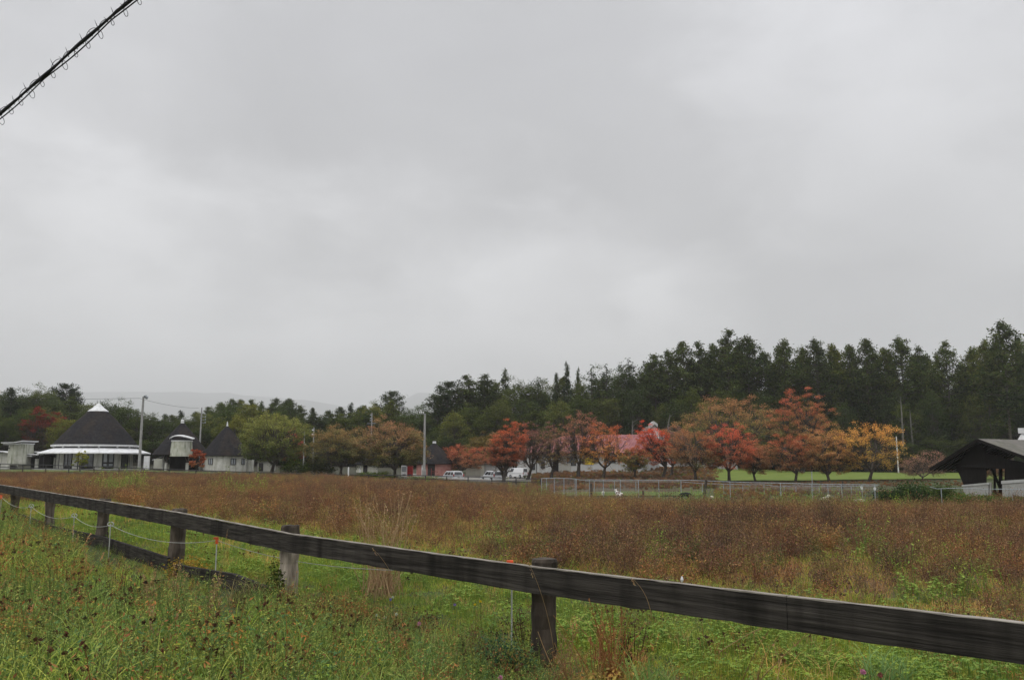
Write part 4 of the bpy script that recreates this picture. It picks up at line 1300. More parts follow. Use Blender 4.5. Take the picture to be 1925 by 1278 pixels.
def white_barn():
    D = 146.; k = PXM(D); g = G(1232, D); b = g.z
    root = empty('white_barn', g, label='tall white gabled barn and lower white wing behind the brightest red tree', cat='building')
    z = lambda py: zz(py, D) - b
    x = lambda p: (p - 1232) / k
    mb = MB(); mb.poly([(x(1204), 0, -1), (x(1264), 0, -1), (x(1264), 0, z(832)), (x(1232), 0, z(800)), (x(1204), 0, z(826))], 9, (0, 1, 0)); mb.build('wall', M['white'], root)
    mb = MB()
    mb.poly([(x(1268), -.4, z(836)), (x(1232), -.4, z(799.5)), (x(1200), -.4, z(829)), (x(1200), -.4, z(827)), (x(1232), -.4, z(797.5)), (x(1268), -.4, z(834))], 10, (0, 1, 0)); mb.build('roof', M['greyroof'], root)
    mb = MB(); mb.poly([(x(1225), .5, z(808)), (x(1239), .5, z(808)), (x(1239), .5, z(796)), (x(1232), .5, z(791)), (x(1225), .5, z(796))], 2, (0, 1, 0)); mb.build('roof_vent', M['lightgrey'], root)
    mb = MB(); mb.box((x(1265), 2, -1), (x(1392), 7, z(864))); mb.build('wing_wall', M['lightgrey'], root)
    mb = MB(); mb.poly([(x(1266), 1.5, z(864)), (x(1266), 4.5, z(856)), (x(1266), 7.5, z(864))], (1395 - 1266) / k, (1, 0, 0)); mb.build('wing_roof', M['greyroof'], root)
    for a, c in ((1330, 1342), (1352, 1360)):
        mb = MB(); mb.box((x(a), 1.94, z(875)), (x(c), 1.996, z(867))); mb.build('window', M['glass'], root)


white_barn()


def pavilion():
    pk = P(1838, 824.5, 75.); g = G(1850, 75.)
    s = Vector((.5, -.866, 0)); r = Vector((.866, .5, 0))
    root = empty('garden_pavilion', g, label='dark timber pavilion with a mossy grey roof, white cupola and pale knee walls at right', cat='building')
    o = Vector(g)

    def W(px, py, off=.0):      # point of the gable plane, set back by off
        q = pk + r * off; a, bz = ray(px, py)
        u = (a * q.y - q.x) / (s.x - a * s.y); p = q + s * u; return Vector((p.x, p.y, EYE + bz * p.y)) - o
    Lr = 9.5; up = Vector((0, 0, 1))
    pL, pT, pR = W(1749, 880), W(1838, 824.5), W(1925, 856.5)
    dr = (pR - pT); pR2 = pT + dr * 1.55; th = Vector((0, 0, -.13))
    mb = MB()
    V = [pL, pT, pR2]; V2 = [v + r * Lr for v in V]
    mb.add([tuple(v) for v in V + V2 + [v + th for v in V] + [v + th for v in V2]],
           [(0, 1, 4, 3), (1, 2, 5, 4), (6, 9, 10, 7), (7, 10, 11, 8), (0, 6, 7, 1), (1, 7, 8, 2), (3, 4, 10, 9), (4, 5, 11, 10), (0, 3, 9, 6), (2, 8, 11, 5)])
    rf = mb.build('roof', M['greyroof'], root)
    mb = MB(); q = .08
    for a, c in ((pL, pT), (pT, pR2)):
        mb.beam(a - r * q + Vector((0, 0, -.12)), c - r * q + Vector((0, 0, -.12)), .08, .26)
    mb.build('barge_board', M['darkwood'], rf)
    mb = MB()
    for i in range(14):      # rafters under the left eave
        p = pL + r * (.5 + i * .68); mb.beam(p + Vector((0, 0, -.2)), p + (pT - pL) + Vector((0, 0, -.2)), .09, .12)
    for i in range(9):
        p = pT + r * (.5 + i * 1.0); mb.beam(p + Vector((0, 0, -.2)), p + (pR2 - pT) + Vector((0, 0, -.2)), .09, .12)
    mb.build('rafters', M['darkwood'], root)
    mb = MB(); p = pT + r * 7.9 + Vector((0, 0, -.25)); p = Vector((p.x, p.y, p.z))
    for h0, h1, w0, w1 in ((0, .75, .75, .45), (.75, .85, .42, .42), (.85, 1.35, .58, .58)):
        V = []
        for hh, ww in ((h0, w0), (h1, w1)):
            for a, c in ((-1, -1), (1, -1), (1, 1), (-1, 1)): V.append(tuple(p + s * a * ww + r * c * ww + Vector((0, 0, hh))))
        mb.add(V, [(3, 2, 1, 0), (4, 5, 6, 7), (0, 1, 5, 4), (1, 2, 6, 5), (2, 3, 7, 6), (3, 0, 4, 7)])
    mb.build('cupola', M['white'], root)
    off = .9; ax = tuple(r)

    def panel(nm, pts, m, th=.14, of=off):
        mb = MB(); mb.poly([W(a, c, of) for a, c in pts], th, ax); return mb.build(nm, m, root)
    # left boarded wing, head wall, right boarded wall
    panel('board_wall', [(1797, 877), (1811.5, 911), (1853, 911), (1853, 845), (1838, 835), (1826, 841)], M['darkwood'])
    panel('head_wall', [(1853.5, 852), (1853.5, 877.5), (1888, 877.5), (1888, 859)], M['darkwood'])
    panel('board_wall', [(1888.5, 862), (1888.5, 906), (1990, 900), (1990, 882)], M['darkwood'])
    panel('tie_beam', [(1800, 873), (1800, 877.2), (1990, 886), (1990, 880)], M['darkwood'], .2, off - .24)
    # slatted gable light
    for i in range(9):
        x0 = 1856 + i * 4.4; y0 = 848.5 + i * .5
        panel('slat', [(x0, y0), (x0 + 1.0, y0 + 6), (x0 + 2.2, y0 + 6), (x0 + 1.2, y0)], M['darkwood'], .05, off + .05)
    panel('knee_wall', [(1811, 913), (1811, 948), (1858, 948), (1858, 910)], M['kneewall'], .22, off - .05)
    panel('wall_cap', [(1808, 914), (1808, 911.3), (1860, 906.5), (1860, 910)], M['lightgrey'], .34, off - .11)
    panel('knee_wall', [(1884, 909), (1884, 948), (1990, 952), (1990, 900)], M['kneewall'], .22, off - .05)
    panel('wall_cap', [(1882, 909.3), (1882, 903.5), (1990, 896), (1990, 901)], M['lightgrey'], .34, off - .11)
    panel('doorway_post', [(1860.5, 909), (1860.5, 948), (1863, 948), (1863, 909)], M['shedwall'], .2, off)
    # inner trunk-like post with brace, far corner posts
    a = W(1881, 946, off + 3.0); t = W(1881, 870, off + 3.0)
    mb = MB(); mb.beam(a, t, .22, .22); mb.beam(a.lerp(t, .35), W(1863, 876, off + 3.0), .16, .16); mb.build('inner_post', M['darkwood'], root)
    for px, of in ((1870, 8.6), (1880, 8.6), (1990, 8.6), (1990, 4.5)):
        a = W(px, 930, of); t = W(px, 872, of); mb = MB(); mb.beam(a, t, .16, .16); mb.build('corner_post', M['darkwood'], root)
    a = W(1858, 948, off); c = W(1990, 952, off)


pavilion()

# ------------------------------------------------------------------ vehicles
def car(name, label, loc, rz, kind='wagon', m='car'):
    """nose towards +x"""
    root = empty(name, loc, rz, label=label, cat='van' if kind == 'van' else 'car', group='white vehicles parked in front of the garage')
    if kind == 'wagon': L, W, low, belt, H = 4.5, 1.70, .22, .88, 1.50; hood = 1.05; wsh = .75; tail = .22
    else: L, W, low, belt, H = 4.6, 1.70, .25, 1.05, 1.85; hood = .35; wsh = .55; tail = .06
    mb = MB()
    prof = [(-L / 2, low + .12), (-L / 2 - .03, .55), (-L / 2 + .02, belt), (L / 2 - hood, belt + .02), (L / 2 - .15, belt - .14), (L / 2, .55), (L / 2 - .02, low + .1), (L / 2 - .3, low), (-L / 2 + .3, low)]
    n = len(prof); V = []
    for w, ins in ((-W / 2, 0.0), (-W / 2 + .07, .0)): pass
    for yy, k in ((-W / 2 + .10, .97), (-W / 2, 1), (W / 2, 1), (W / 2 - .10, .97)):
        for x, z in prof: V.append((x * (1 if abs(yy) < W / 2 - .01 else .985), yy, z if abs(yy) < W / 2 - .01 else min(max(z, low + .05), belt - .04)))
    f = [tuple(range(n))]
    for j in range(3):
        for i in range(n): f.append((j * n + i, (j + 1) * n + i, (j + 1) * n + (i + 1) % n, j * n + (i + 1) % n))
    f.append(tuple(3 * n + i for i in range(n))[::-1])
    mb.add(V, f); body = mb.build('body', M[m], root)
    # cabin
    mb = MB(); x0, x1 = -L / 2 + .04, L / 2 - hood + .05
    b_ = [(x0, -W / 2 + .06), (x1, -W / 2 + .06), (x1, W / 2 - .06), (x0, W / 2 - .06)]
    t_ = [(x0 + tail, -W / 2 + .20), (x1 - wsh, -W / 2 + .20), (x1 - wsh, W / 2 - .20), (x0 + tail, W / 2 - .20)]
    V = [(a, c, belt - .02) for a, c in b_] + [(a, c, H - .05) for a, c in t_] + [(a * .96, c * .9, H) for a, c in t_]
    mb.add(V, [(0, 1, 5, 4), (1, 2, 6, 5), (2, 3, 7, 6), (3, 0, 4, 7), (4, 5, 9, 8), (5, 6, 10, 9), (6, 7, 11, 10), (7, 4, 8, 11), (8, 9, 10, 11)])
    mb.build('cabin', M[m], root)

    def pane(nm, q, a0, a1, b0, b1, out):
        q = [Vector(v) for v in q]
        def pt(a, b): return (q[0].lerp(q[1], a)).lerp(q[3].lerp(q[2], a), b)
        nrm = (q[1] - q[0]).cross(q[3] - q[0]).normalized() * out
        v = [pt(a0, b0), pt(a1, b0), pt(a1, b1), pt(a0, b1)]
        mb = MB(); mb.poly([p + nrm for p in v], .004, tuple(-nrm)); mb.build(nm, M['carglass'], root)
    C0 = [(a, c, belt - .02) for a, c in b_]; C1 = [(a, c, H - .05) for a, c in t_]
    for i, j, o_ in ((0, 1, 1), (3, 2, -1)):
        q = [C0[i], C0[j], C1[j], C1[i]]
        spans = ((.04, .30), (.34, .62), (.65, .93)) if kind == 'wagon' else ((.70, .95),)
        for a0, a1 in spans: pane('side_window', q, a0, a1, .12, .90, .012 * o_)
    pane('windscreen', [C0[1], C0[2], C1[2], C1[1]], .06, .94, .08, .93, .012)
    pane('rear_window', [C0[3], C0[0], C1[0], C1[3]], .08, .92, .10, .90, .012)
    for sx in (-1, 1):
        for sy in (-1, 1):
            cx, cy = sx * L * .30, sy * (W / 2 - .10)
            mb = MB(); th = np.arange(18) / 18 * 6.2832; V = []
            for rr, yy in ((.0, -.1), (.30, -.1), (.31, -.07), (.31, .09), (.28, .11), (0, .11)):
                for t in th: V.append((cx + rr * math.cos(t), cy + yy * sy, .31 + rr * math.sin(t)))
            mb.add(V, [(a * 18 + i, a * 18 + (i + 1) % 18, (a + 1) * 18 + (i + 1) % 18, (a + 1) * 18 + i) for a in range(5) for i in range(18)]); wh = mb.build('wheel', M['rubber'], root)
            mb = MB(); V = []
            for rr, yy in ((0, .128), (.18, .122), (.19, .112)):
                for t in th: V.append((cx + rr * math.cos(t), cy + yy * sy, .31 + rr * math.sin(t)))
            mb.add(V, [(a * 18 + i, a * 18 + (i + 1) % 18, (a + 1) * 18 + (i + 1) % 18, (a + 1) * 18 + i) for a in range(2) for i in range(18)]); mb.build('hub_cap', M['steel'], wh)
    for sy in (-1, 1):
        mb = MB(); mb.box((-L / 2 - .045, sy * .78 - .07, .72), (-L / 2 + .04, sy * .78 + .07, belt + .22 if kind == 'wagon' else belt)); mb.build('tail_light', M['red'], root)
        mb = MB(); mb.box((L / 2 - .12, sy * .62 - .16, .56), (L / 2 + .012, sy * .62 + .16, .72)); mb.build('headlight', M['glassy'], root)
    mb = MB(); mb.box((-L / 2 - .05, -.17, .58), (-L / 2 - .031, .17, .70)); mb.build('number_plate', M['lightgrey'], root)
    mb = MB(); mb.box((-L / 2 - .07, -W / 2 + .08, low + .08), (-L / 2 + .02, W / 2 - .08, .48)); mb.box((L / 2 - .02, -W / 2 + .1, low + .08), (L / 2 + .06, W / 2 - .1, .46)); mb.build('bumper', M['steeldark'] if kind == 'van' else M[m], root)
    return root


def ground_at(px, py, D):
    p = P(px, py, D); return p


p = P(849, 905, 124); car('parked_car', 'white estate car at the left, beside the pink hut', (p.x, p.y, p.z), math.radians(90 + 30))
p = P(925, 905, 122); car('parked_car', 'white estate car seen from behind, in front of the cream garage', (p.x, p.y, p.z), math.radians(90 + 27))
p = P(973, 898, 127); v_ = car('parked_van', 'plain white van right of the estate cars, by the long house', (p.x, p.y, p.z), math.radians(90 + 48), 'van', 'van'); v_.scale = (.68, .68, .78)


def vending(label, px, w, D, m, front):
    g = P(px, 895, D); k = PXM(D)
    root = empty('vending_machine', g, 0, label=label, cat='vending machine')
    hw = w / 2 / k; H = 20 / k
    mb = MB(); mb.box((-hw, -.35, 0), (hw, .35, H)); mb.build('cabinet', m, root)
    mb = MB(); mb.box((-hw * .8, -.38, H * .45), (hw * .8, -.353, H * .93)); w_ = mb.build('display_window', front, root)
    mb = MB()
    for i in range(3): mb.box((-hw * .75, -.40, H * (.5 + .15 * i)), (hw * .75, -.384, H * (.52 + .15 * i)))
    mb.build('shelf', M['steeldark'], w_)
    mb = MB(); mb.box((-hw * .6, -.375, H * .1), (hw * .6, -.353, H * .2)); mb.build('pickup_slot', M['dark'], root)


vending('white drink vending machine beside the pink hut', 760, 10.5, 124, M['white'], M['glassy'])
vending('red drink vending machine right of the white one', 771, 10, 124.3, M['red'], M['red'])

# ------------------------------------------------------------------ autumn trees
RED = (.50, .16, .09); BRED = (.66, .18, .085); ORG = (.64, .32, .13); DORG = (.58, .30, .13); YEL = (.56, .40, .12)
GRN = (.20, .22, .07); DGRN = (.07, .10, .04); OLV = (.28, .23, .09); RBR = (.40, .19, .12); DBR = (.27, .17, .115); PNK = (.46, .24, .18)


def autumn(label, px, base_y, x0, x1, ytop, D, lo, hi, mid=None, seed=1, dens=1.0, fork=.25, clumps=75, bias=0.0, cat='tree', group=None, leafs=1.0, multi=5, semin=-.9):
    k = PXM(D); gz = tz(P(px, 870, D).x, D)
    b = P(px, base_y, D) if base_y else Vector((P(px, 870, D).x, D, gz))
    loc = Vector((b.x, D, min(b.z, gz)) if base_y else (b.x, D, gz))
    H = zz(ytop, D) - loc.z; Rw = (x1 - x0) / 2 / k * 1.08
    offx = ((x0 + x1) / 2 - px) / k
    dens *= .82
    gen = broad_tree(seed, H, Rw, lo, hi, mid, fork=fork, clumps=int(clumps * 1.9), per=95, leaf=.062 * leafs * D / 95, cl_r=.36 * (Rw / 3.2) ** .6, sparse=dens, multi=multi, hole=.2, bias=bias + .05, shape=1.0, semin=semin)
    for mb in gen:      # lean the crown towards where it stands in the row
        for v in mb.v: v[:, 0] += offx * np.clip(v[:, 2] / H, 0, 1) ** 1.2
    return make_tree('autumn_tree', gen, loc, label, cat, group)


A = [
    # label, px, base, x0, x1, top, D, lo, hi, mid, density
    ('small rust red tree behind the left parked car', 868, 897, 830, 915, 836, 132, DBR, (.40, .13, .085), RBR, .85),
    ('orange leaved tree leaning left of the bright red one', 948, 903, 902, 962, 812, 116, DBR, ORG, OLV, .75),
    ('bright red tree above the rear of the white estate car', 946, 903, 928, 1002, 790, 114, DBR, BRED, RED, 1.15),
    ('dull red thinning tree beside the white van', 992, 896, 975, 1052, 792, 120, DBR, (.46, .19, .14), DBR, .42),
    ('thin brownish tree in front of the house door', 1036, 897, 1018, 1078, 800, 118, DBR, RBR, OLV, .33),
    ('tall salmon red tree in front of the big house window', 1087, 898, 1062, 1142, 772, 117, OLV, (.66, .28, .17), (.54, .26, .13), .55),
    ('green and orange tree in front of the red roof', 1134, 897, 1098, 1182, 796, 115, GRN, RED, DORG, .7),
    ('small green orange tree at the right end of the red roofed house', 1192, 896, 1172, 1222, 830, 112, GRN, RED, OLV, .8),
    ('brightest scarlet tree in front of the white barn', 1246, 886, 1192, 1256, 792, 117, RED, (.80, .13, .06), BRED, .85),
    ('dull pinkish tree right of the scarlet one', 1262, 887, 1228, 1312, 800, 124, DBR, PNK, DBR, .6),
    ('orange topped tree with a green underside left of the red round tree', 1308, 906, 1240, 1350, 798, 104, GRN, (.68, .30, .12), DORG, 1.15),
    ('broad red tree in the middle of the row above the pen', 1371, 907, 1322, 1422, 796, 104, DBR, (.60, .15, .10), RED, 1.2),
    ('low dull brown tree right of the broad red tree', 1421, 908, 1392, 1456, 828, 106, DBR, RBR, DBR, .7),
    ('wine brown tree with reddish top on the lawn', 1495, 909, 1448, 1528, 812, 106, DBR, (.40, .14, .10), DBR, .9),
    ('orange brown twin stemmed tree on the lawn', 1560, 909, 1512, 1596, 802, 105, OLV, ORG, DORG, 1.0),
    ('golden orange spreading tree nearest the hedge', 1633, 909, 1573, 1704, 792, 104, OLV, (.60, .34, .13), (.50, .34, .12), 1.0),
    ('low bare pinkish tree left of the pavilion', 1734, 908, 1700, 1800, 850, 106, DBR, PNK, DBR, .35),
    ('low reddish tree seen through the pavilion opening', 1872, 906, 1822, 1900, 862, 112, DBR, RED, DBR, .5),
]
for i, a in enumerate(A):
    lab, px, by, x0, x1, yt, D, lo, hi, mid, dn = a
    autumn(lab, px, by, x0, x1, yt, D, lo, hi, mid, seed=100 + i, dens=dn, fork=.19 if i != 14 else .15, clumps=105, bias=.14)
B = [
    ('large rounded tree turning from orange to green behind the row', 1372, None, 1268, 1478, 750, 152, (.12, .17, .04), (.62, .30, .13), (.36, .30, .09), 1.3, 150),
    ('dome shaped tree with a red crown against the dark wood', 1506, None, 1446, 1566, 738, 150, (.10, .13, .04), (.56, .17, .10), (.32, .20, .085), 1.4, 130),
    ('dark red tree behind the mossy annex tower', 76, None, 34, 124, 770, 160, (.05, .06, .025), (.30, .05, .035), (.10, .06, .03), 1.3, 110),
    ('little red tree between the two conical huts', 370, 884, 357, 385, 843, 118, RBR, (.33, .085, .05), None, .8, 28),
    ('large yellow green tree beside the plaster hut', 510, 890, 446, 580, 772, 117, (.11, .14, .04), (.36, .34, .09), (.22, .24, .07), 1.25, 140),
    ('red tree glowing behind the yellow green tree', 548, None, 526, 572, 806, 142, (.14, .08, .03), (.58, .13, .09), RED, 1.2, 60),
    ('wide orange and green tree left of the hidden hut', 640, 890, 572, 702, 802, 118, (.13, .14, .05), (.54, .33, .12), (.32, .28, .09), 1.15, 130),
    ('big orange brown tree left of the floodlight pole', 742, 893, 668, 802, 790, 116, (.13, .14, .05), (.54, .28, .14), (.34, .27, .10), 1.25, 140),
    ('young yellow green sapling in front of the round hall', 151, 884, 140, 163, 846, 114, (.10, .14, .02), (.28, .28, .04), None, .7, 16),
    ('dull green tree behind the garage', 905, None, 868, 950, 815, 150, DGRN, (.13, .10, .04), OLV, 1.2, 90),
]
for i, a in enumerate(B):
    lab, px, by, x0, x1, yt, D, lo, hi, mid, dn, cl = a
    autumn(lab, px, by, x0, x1, yt, D, lo, hi, mid, seed=200 + i, dens=dn, fork=.14, clumps=int(cl * 1.2), leafs=1.15, multi=6, bias=.05, semin=-.8)


# ------------------------------------------------------------------ the dark wood behind
def bush_shape(seed, w, h, lo, hi, n=900, leaf=.09):
    rng = np.random.default_rng(seed); cr = MB(); tk = MB()
    k = 26; C = np.stack([rng.uniform(-w, w, k), rng.uniform(-.6 * w, .6 * w, k) * .8, np.zeros(k)], 1)
    C[:, 2] = h * rng.uniform(.25, .9, k) * np.sqrt(np.clip(1 - (C[:, 0] / w) ** 2 * .8, .05, 1))
    for c in C:
        m = n // k; off = rng.normal(size=(m, 3)) * np.array([.2 * w, .2 * w, .16 * h])
        p = c + off; p[:, 2] = np.abs(p[:, 2])
        leaves(cr, p, leaf, mixcol(lo, hi, c[2] / h + rng.normal(0, .3, m), rng, .25), rng, .3, .6)
        tk.tube([(c[0] * .3, c[1] * .3, 0), tuple(c)], [.03, .01], 4, cap=False)
    return tk, cr


NEED = (.018, .030, .012); NEED2 = (.11, .13, .038); NEED3 = (.06, .08, .03)
protos = {}


def wood_protos():
    sp = {
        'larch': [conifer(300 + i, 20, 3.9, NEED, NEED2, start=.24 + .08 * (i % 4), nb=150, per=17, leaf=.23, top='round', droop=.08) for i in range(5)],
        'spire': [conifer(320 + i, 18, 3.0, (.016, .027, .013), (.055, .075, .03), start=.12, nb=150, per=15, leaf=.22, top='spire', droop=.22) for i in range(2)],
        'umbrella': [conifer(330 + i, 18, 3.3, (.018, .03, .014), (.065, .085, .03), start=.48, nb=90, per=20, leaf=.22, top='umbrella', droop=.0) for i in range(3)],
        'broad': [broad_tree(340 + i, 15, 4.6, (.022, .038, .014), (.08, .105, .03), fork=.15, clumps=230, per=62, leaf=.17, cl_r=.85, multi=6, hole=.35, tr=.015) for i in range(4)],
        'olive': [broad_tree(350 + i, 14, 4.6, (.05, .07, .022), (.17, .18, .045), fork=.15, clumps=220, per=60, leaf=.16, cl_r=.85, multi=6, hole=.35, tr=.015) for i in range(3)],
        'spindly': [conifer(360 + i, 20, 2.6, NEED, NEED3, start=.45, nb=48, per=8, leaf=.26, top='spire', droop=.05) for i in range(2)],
    }
    for kd, gens in sp.items():
        protos[kd] = []
        for g in gens:
            me1 = g[0].build('trunk', M['bark']); me2 = g[1].build('crown', M['needle'])
            protos[kd].append((me1.data, me2.data)); bpy.data.objects.remove(me1); bpy.data.objects.remove(me2)


PH = {'larch': 20, 'spire': 18, 'umbrella': 18, 'broad': 15, 'olive': 14, 'spindly': 20}
PW = {'larch': 3.9, 'spire': 3.0, 'umbrella': 3.3, 'broad': 4.6, 'olive': 4.6, 'spindly': 2.6}
NAMES = {'larch': 'larch_tree', 'spire': 'fir_tree', 'umbrella': 'pine_tree', 'broad': 'broadleaf_tree', 'olive': 'broadleaf_tree', 'spindly': 'larch_tree'}


def wood_tree(kd, px, ytop, D, halfw, label, group, rng):
    v = protos[kd][rng.integers(0, len(protos[kd]))]
    x = P(px, 870, D).x; g = tz(x, D) - .3; H = zz(ytop, D) - g
    sz = H / PH[kd] * .985; sw = halfw / PXM(D) / PW[kd]
    t = empty(NAMES[kd], (x, D, g), rng.uniform(0, 6.28), label=label, cat='tree', group=group); t.scale = (sw, sw, sz)
    for nm, me in (('trunk', v[0]), ('crown', v[1])):
        o = bpy.data.objects.new(nm, me); col.objects.link(o); o.parent = t


def wood():
    wood_protos(); rng = np.random.default_rng(77)
    G1 = 'trees of the dark wood behind the farm'
    sky = [  # kind, px, ytop, D, half width px, label
        ('spire', 14, 725, 175, 24, 'dark fir with a pointed top at the left edge, behind the annex'),
        ('broad', 38, 736, 195, 26, 'rounded dark tree just right of the left edge fir'),
        ('broad', 64, 727, 195, 26, 'rounded dark tree, tallest of the clump above the red tree at far left'),
        ('broad', 90, 734, 200, 20, 'rounded dark tree left of the lone spreading pine above the round hall'),
        ('umbrella', 113, 722, 205, 24, 'lone pine with a spreading tuft, left of the round hall peak'),
        ('umbrella', 131, 736, 208, 12, 'small pine tuft just right of the spreading pine'),
        ('olive', 165, 757, 185, 24, 'olive tree directly behind the white cap of the round hall'),
        ('broad', 202, 751, 175, 24, 'dark rounded tree right of the white cap of the round hall'),
        ('broad', 232, 759, 170, 26, 'dark rounded tree left of the grey pole beside the round hall'),
        ('broad', 262, 770, 168, 24, 'dark rounded tree directly behind the grey pole beside the round hall'),
        ('spire', 306, 776, 230, 16, 'distant dark tree in the gap below the misty hill'),
        ('spire', 336, 770, 232, 18, 'distant dark tree above the porch hut cap'),
        ('spire', 362, 771, 232, 16, 'distant dark tree left of the far utility pole'),
        ('larch', 385, 763, 225, 16, 'dark tree right of the far utility pole'),
        ('larch', 408, 755, 225, 18, 'dark tree above and left of the plaster hut finial'),
        ('larch', 430, 748, 225, 18, 'dark tree above and right of the plaster hut finial'),
        ('larch', 448, 750, 225, 16, 'dark conifer, second right of the plaster hut finial'),
        ('larch', 468, 749, 225, 16, 'dark conifer, third right of the plaster hut finial'),
        ('spire', 488, 752, 225, 15, 'dark conifer above the left half of the yellow green tree'),
        ('larch', 513, 746, 225, 17, 'dark conifer, highest above the yellow green tree'),
        ('larch', 540, 748, 222, 17, 'dark conifer above the right edge of the yellow green tree'),
        ('larch', 562, 760, 225, 18, 'dark conifer above the small red tree by the yellow green one'),
        ('spire', 583, 764, 225, 16, 'dark conifer above the left edge of the wide orange green tree'),
        ('larch', 612, 770, 228, 18, 'dark conifer above the left half of the wide orange green tree'),
        ('larch', 636, 764, 226, 16, 'dark conifer above the middle of the wide orange green tree'),
        ('spire', 656, 755, 222, 18, 'dark conifer above the right half of the wide orange green tree'),
        ('larch', 680, 761, 222, 18, 'dark conifer left of the small utility pole above the orange brown tree'),
        ('larch', 703, 756, 222, 18, 'dark conifer just right of the small utility pole above the orange brown tree'),
        ('umbrella', 735, 736, 215, 20, 'isolated pine with a round umbrella crown left of the floodlight pole'),
        ('broad', 762, 768, 215, 22, 'rounded dark tree between the umbrella pine and the floodlight pole'),
        ('broad', 792, 762, 205, 22, 'rounded dark tree right behind the head of the floodlight pole'),
        ('umbrella', 822, 742, 195, 20, 'lowest pine on the rising skyline right of the floodlight pole'),
        ('umbrella', 842, 718, 190, 24, 'open crowned pine, second on the rising skyline right of the floodlight pole'),
        ('larch', 878, 702, 190, 26, 'tall open pine above the rust red tree, left of its twin'),
        ('larch', 908, 701, 190, 26, 'tall open pine above the garage, right of its twin'),
        ('spire', 950, 690, 190, 20, 'dark fir with layered branches standing above the bright red tree'),
        ('broad', 1003, 711, 190, 30, 'rounded airy tree on the skyline right of the layered fir'),
        ('spire', 1047, 696, 192, 12, 'small pointed fir left of the tall dark spire'),
        ('spire', 1068, 677, 190, 16, 'tall dark spire of a fir above the thin brownish tree'),
        ('spire', 1088, 688, 194, 12, 'narrow fir just right of the tall dark spire'),
        ('spindly', 1115, 683, 188, 20, 'open thin tree above the tall salmon red tree'),
        ('spindly', 1142, 682, 188, 20, 'open thin tree above the green and orange tree'),
        ('spindly', 1186, 670, 186, 24, 'see through conifer with splayed branches right of the open thin trees'),
        ('larch', 1236, 662, 182, 28, 'dark larch above the scarlet tree'),
        ('larch', 1262, 655, 182, 24, 'dark larch above the dull pinkish tree'),
        ('larch', 1290, 641, 182, 26, 'larch stepping up left of the highest central crown'),
        ('larch', 1322, 638, 182, 24, 'larch two crowns left of the highest central crown'),
        ('larch', 1348, 644, 184, 20, 'larch directly left of the highest central crown'),
        ('larch', 1375, 615, 180, 30, 'highest crown in the middle of the larch row'),
        ('larch', 1414, 630, 182, 30, 'broad larch directly right of the highest central crown'),
        ('larch', 1446, 656, 182, 22, 'low shouldered larch left of the red topped dome tree'),
        ('larch', 1484, 636, 180, 24, 'larch above the left side of the red topped dome tree'),
        ('larch', 1515, 648, 182, 20, 'shorter larch right above the red topped dome tree'),
        ('larch', 1545, 633, 180, 26, 'larch above the right side of the red topped dome tree'),
        ('larch', 1577, 644, 182, 22, 'larch above the orange brown twin stemmed tree'),
        ('larch', 1608, 646, 182, 22, 'larch above the left half of the golden tree'),
        ('larch', 1640, 635, 180, 26, 'larch above the middle of the golden tree'),
        ('larch', 1674, 652, 182, 20, 'low larch between the golden tree and the thin white pole'),
        ('larch', 1708, 630, 180, 30, 'wide larch right above the thin white pole'),
        ('larch', 1743, 648, 182, 24, 'larch sloping down right of the thin white pole'),
        ('larch', 1794, 638, 178, 26, 'separate larch with gaps either side, left of the pavilion peak'),
        ('larch', 1843, 650, 178, 24, 'larch above the pavilion peak'),
        ('larch', 1868, 636, 172, 18, 'slim larch between the pavilion peak and cupola'),
        ('larch', 1903, 600, 165, 34, 'tallest larch at the right edge above the cupola'),
    ]
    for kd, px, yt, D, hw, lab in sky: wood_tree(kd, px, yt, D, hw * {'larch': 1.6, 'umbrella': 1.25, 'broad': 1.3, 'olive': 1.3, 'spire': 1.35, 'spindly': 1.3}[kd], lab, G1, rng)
    for px, yt in ((1955, 620), (1990, 640), (2030, 632), (2075, 628), (2120, 640), (-20, 735), (-50, 728), (-85, 740)):
        wood_tree('larch' if px > 0 else 'broad', px, yt, 176 if px > 0 else 195, 30, 'dark tree of the wood beyond the edge of the view', G1, rng)
    skx = [s[1] for s in sky]; sky_y = [s[2] for s in sky]
    far = 'dense dark green tree filling the wood below its skyline'
    # filling rows
    for px in np.arange(-120, 800, 20):
        y0 = np.interp(px, skx, sky_y) + rng.uniform(5, 20)
        wood_tree(rng.choice(['broad', 'olive', 'broad', 'larch']), px + rng.uniform(-8, 8), y0, rng.uniform(178, 205), rng.uniform(28, 36), far, G1, rng)
    for px in np.arange(-120, 620, 30):
        y0 = np.interp(px, skx, sky_y) + rng.uniform(34, 60)
        wood_tree(rng.choice(['olive', 'olive', 'broad']), px + rng.uniform(-8, 8), y0, rng.uniform(152, 168), rng.uniform(26, 34), 'lower olive green tree in front of the dark wood behind the huts', G1, rng)
    for px in np.arange(790, 2120, 30):
        y0 = np.interp(px, skx, sky_y) + (rng.uniform(10, 32) if px < 1230 else rng.uniform(80, 110))
        wood_tree(rng.choice(['broad', 'larch', 'broad'] if px < 1230 else ['broad', 'larch', 'larch', 'olive']), px + rng.uniform(-8, 8), y0, rng.uniform(186, 200), rng.uniform(30, 40), far, G1, rng)
    for px in np.arange(1215, 1960, 30):
        y0 = np.interp(px, skx, sky_y) + rng.uniform(8, 40)
        wood_tree('larch', px + rng.uniform(-12, 12), y0, rng.uniform(184, 196), rng.uniform(26, 38), 'tall larch in the second row of the wood, partly hidden by the front crowns', G1, rng)
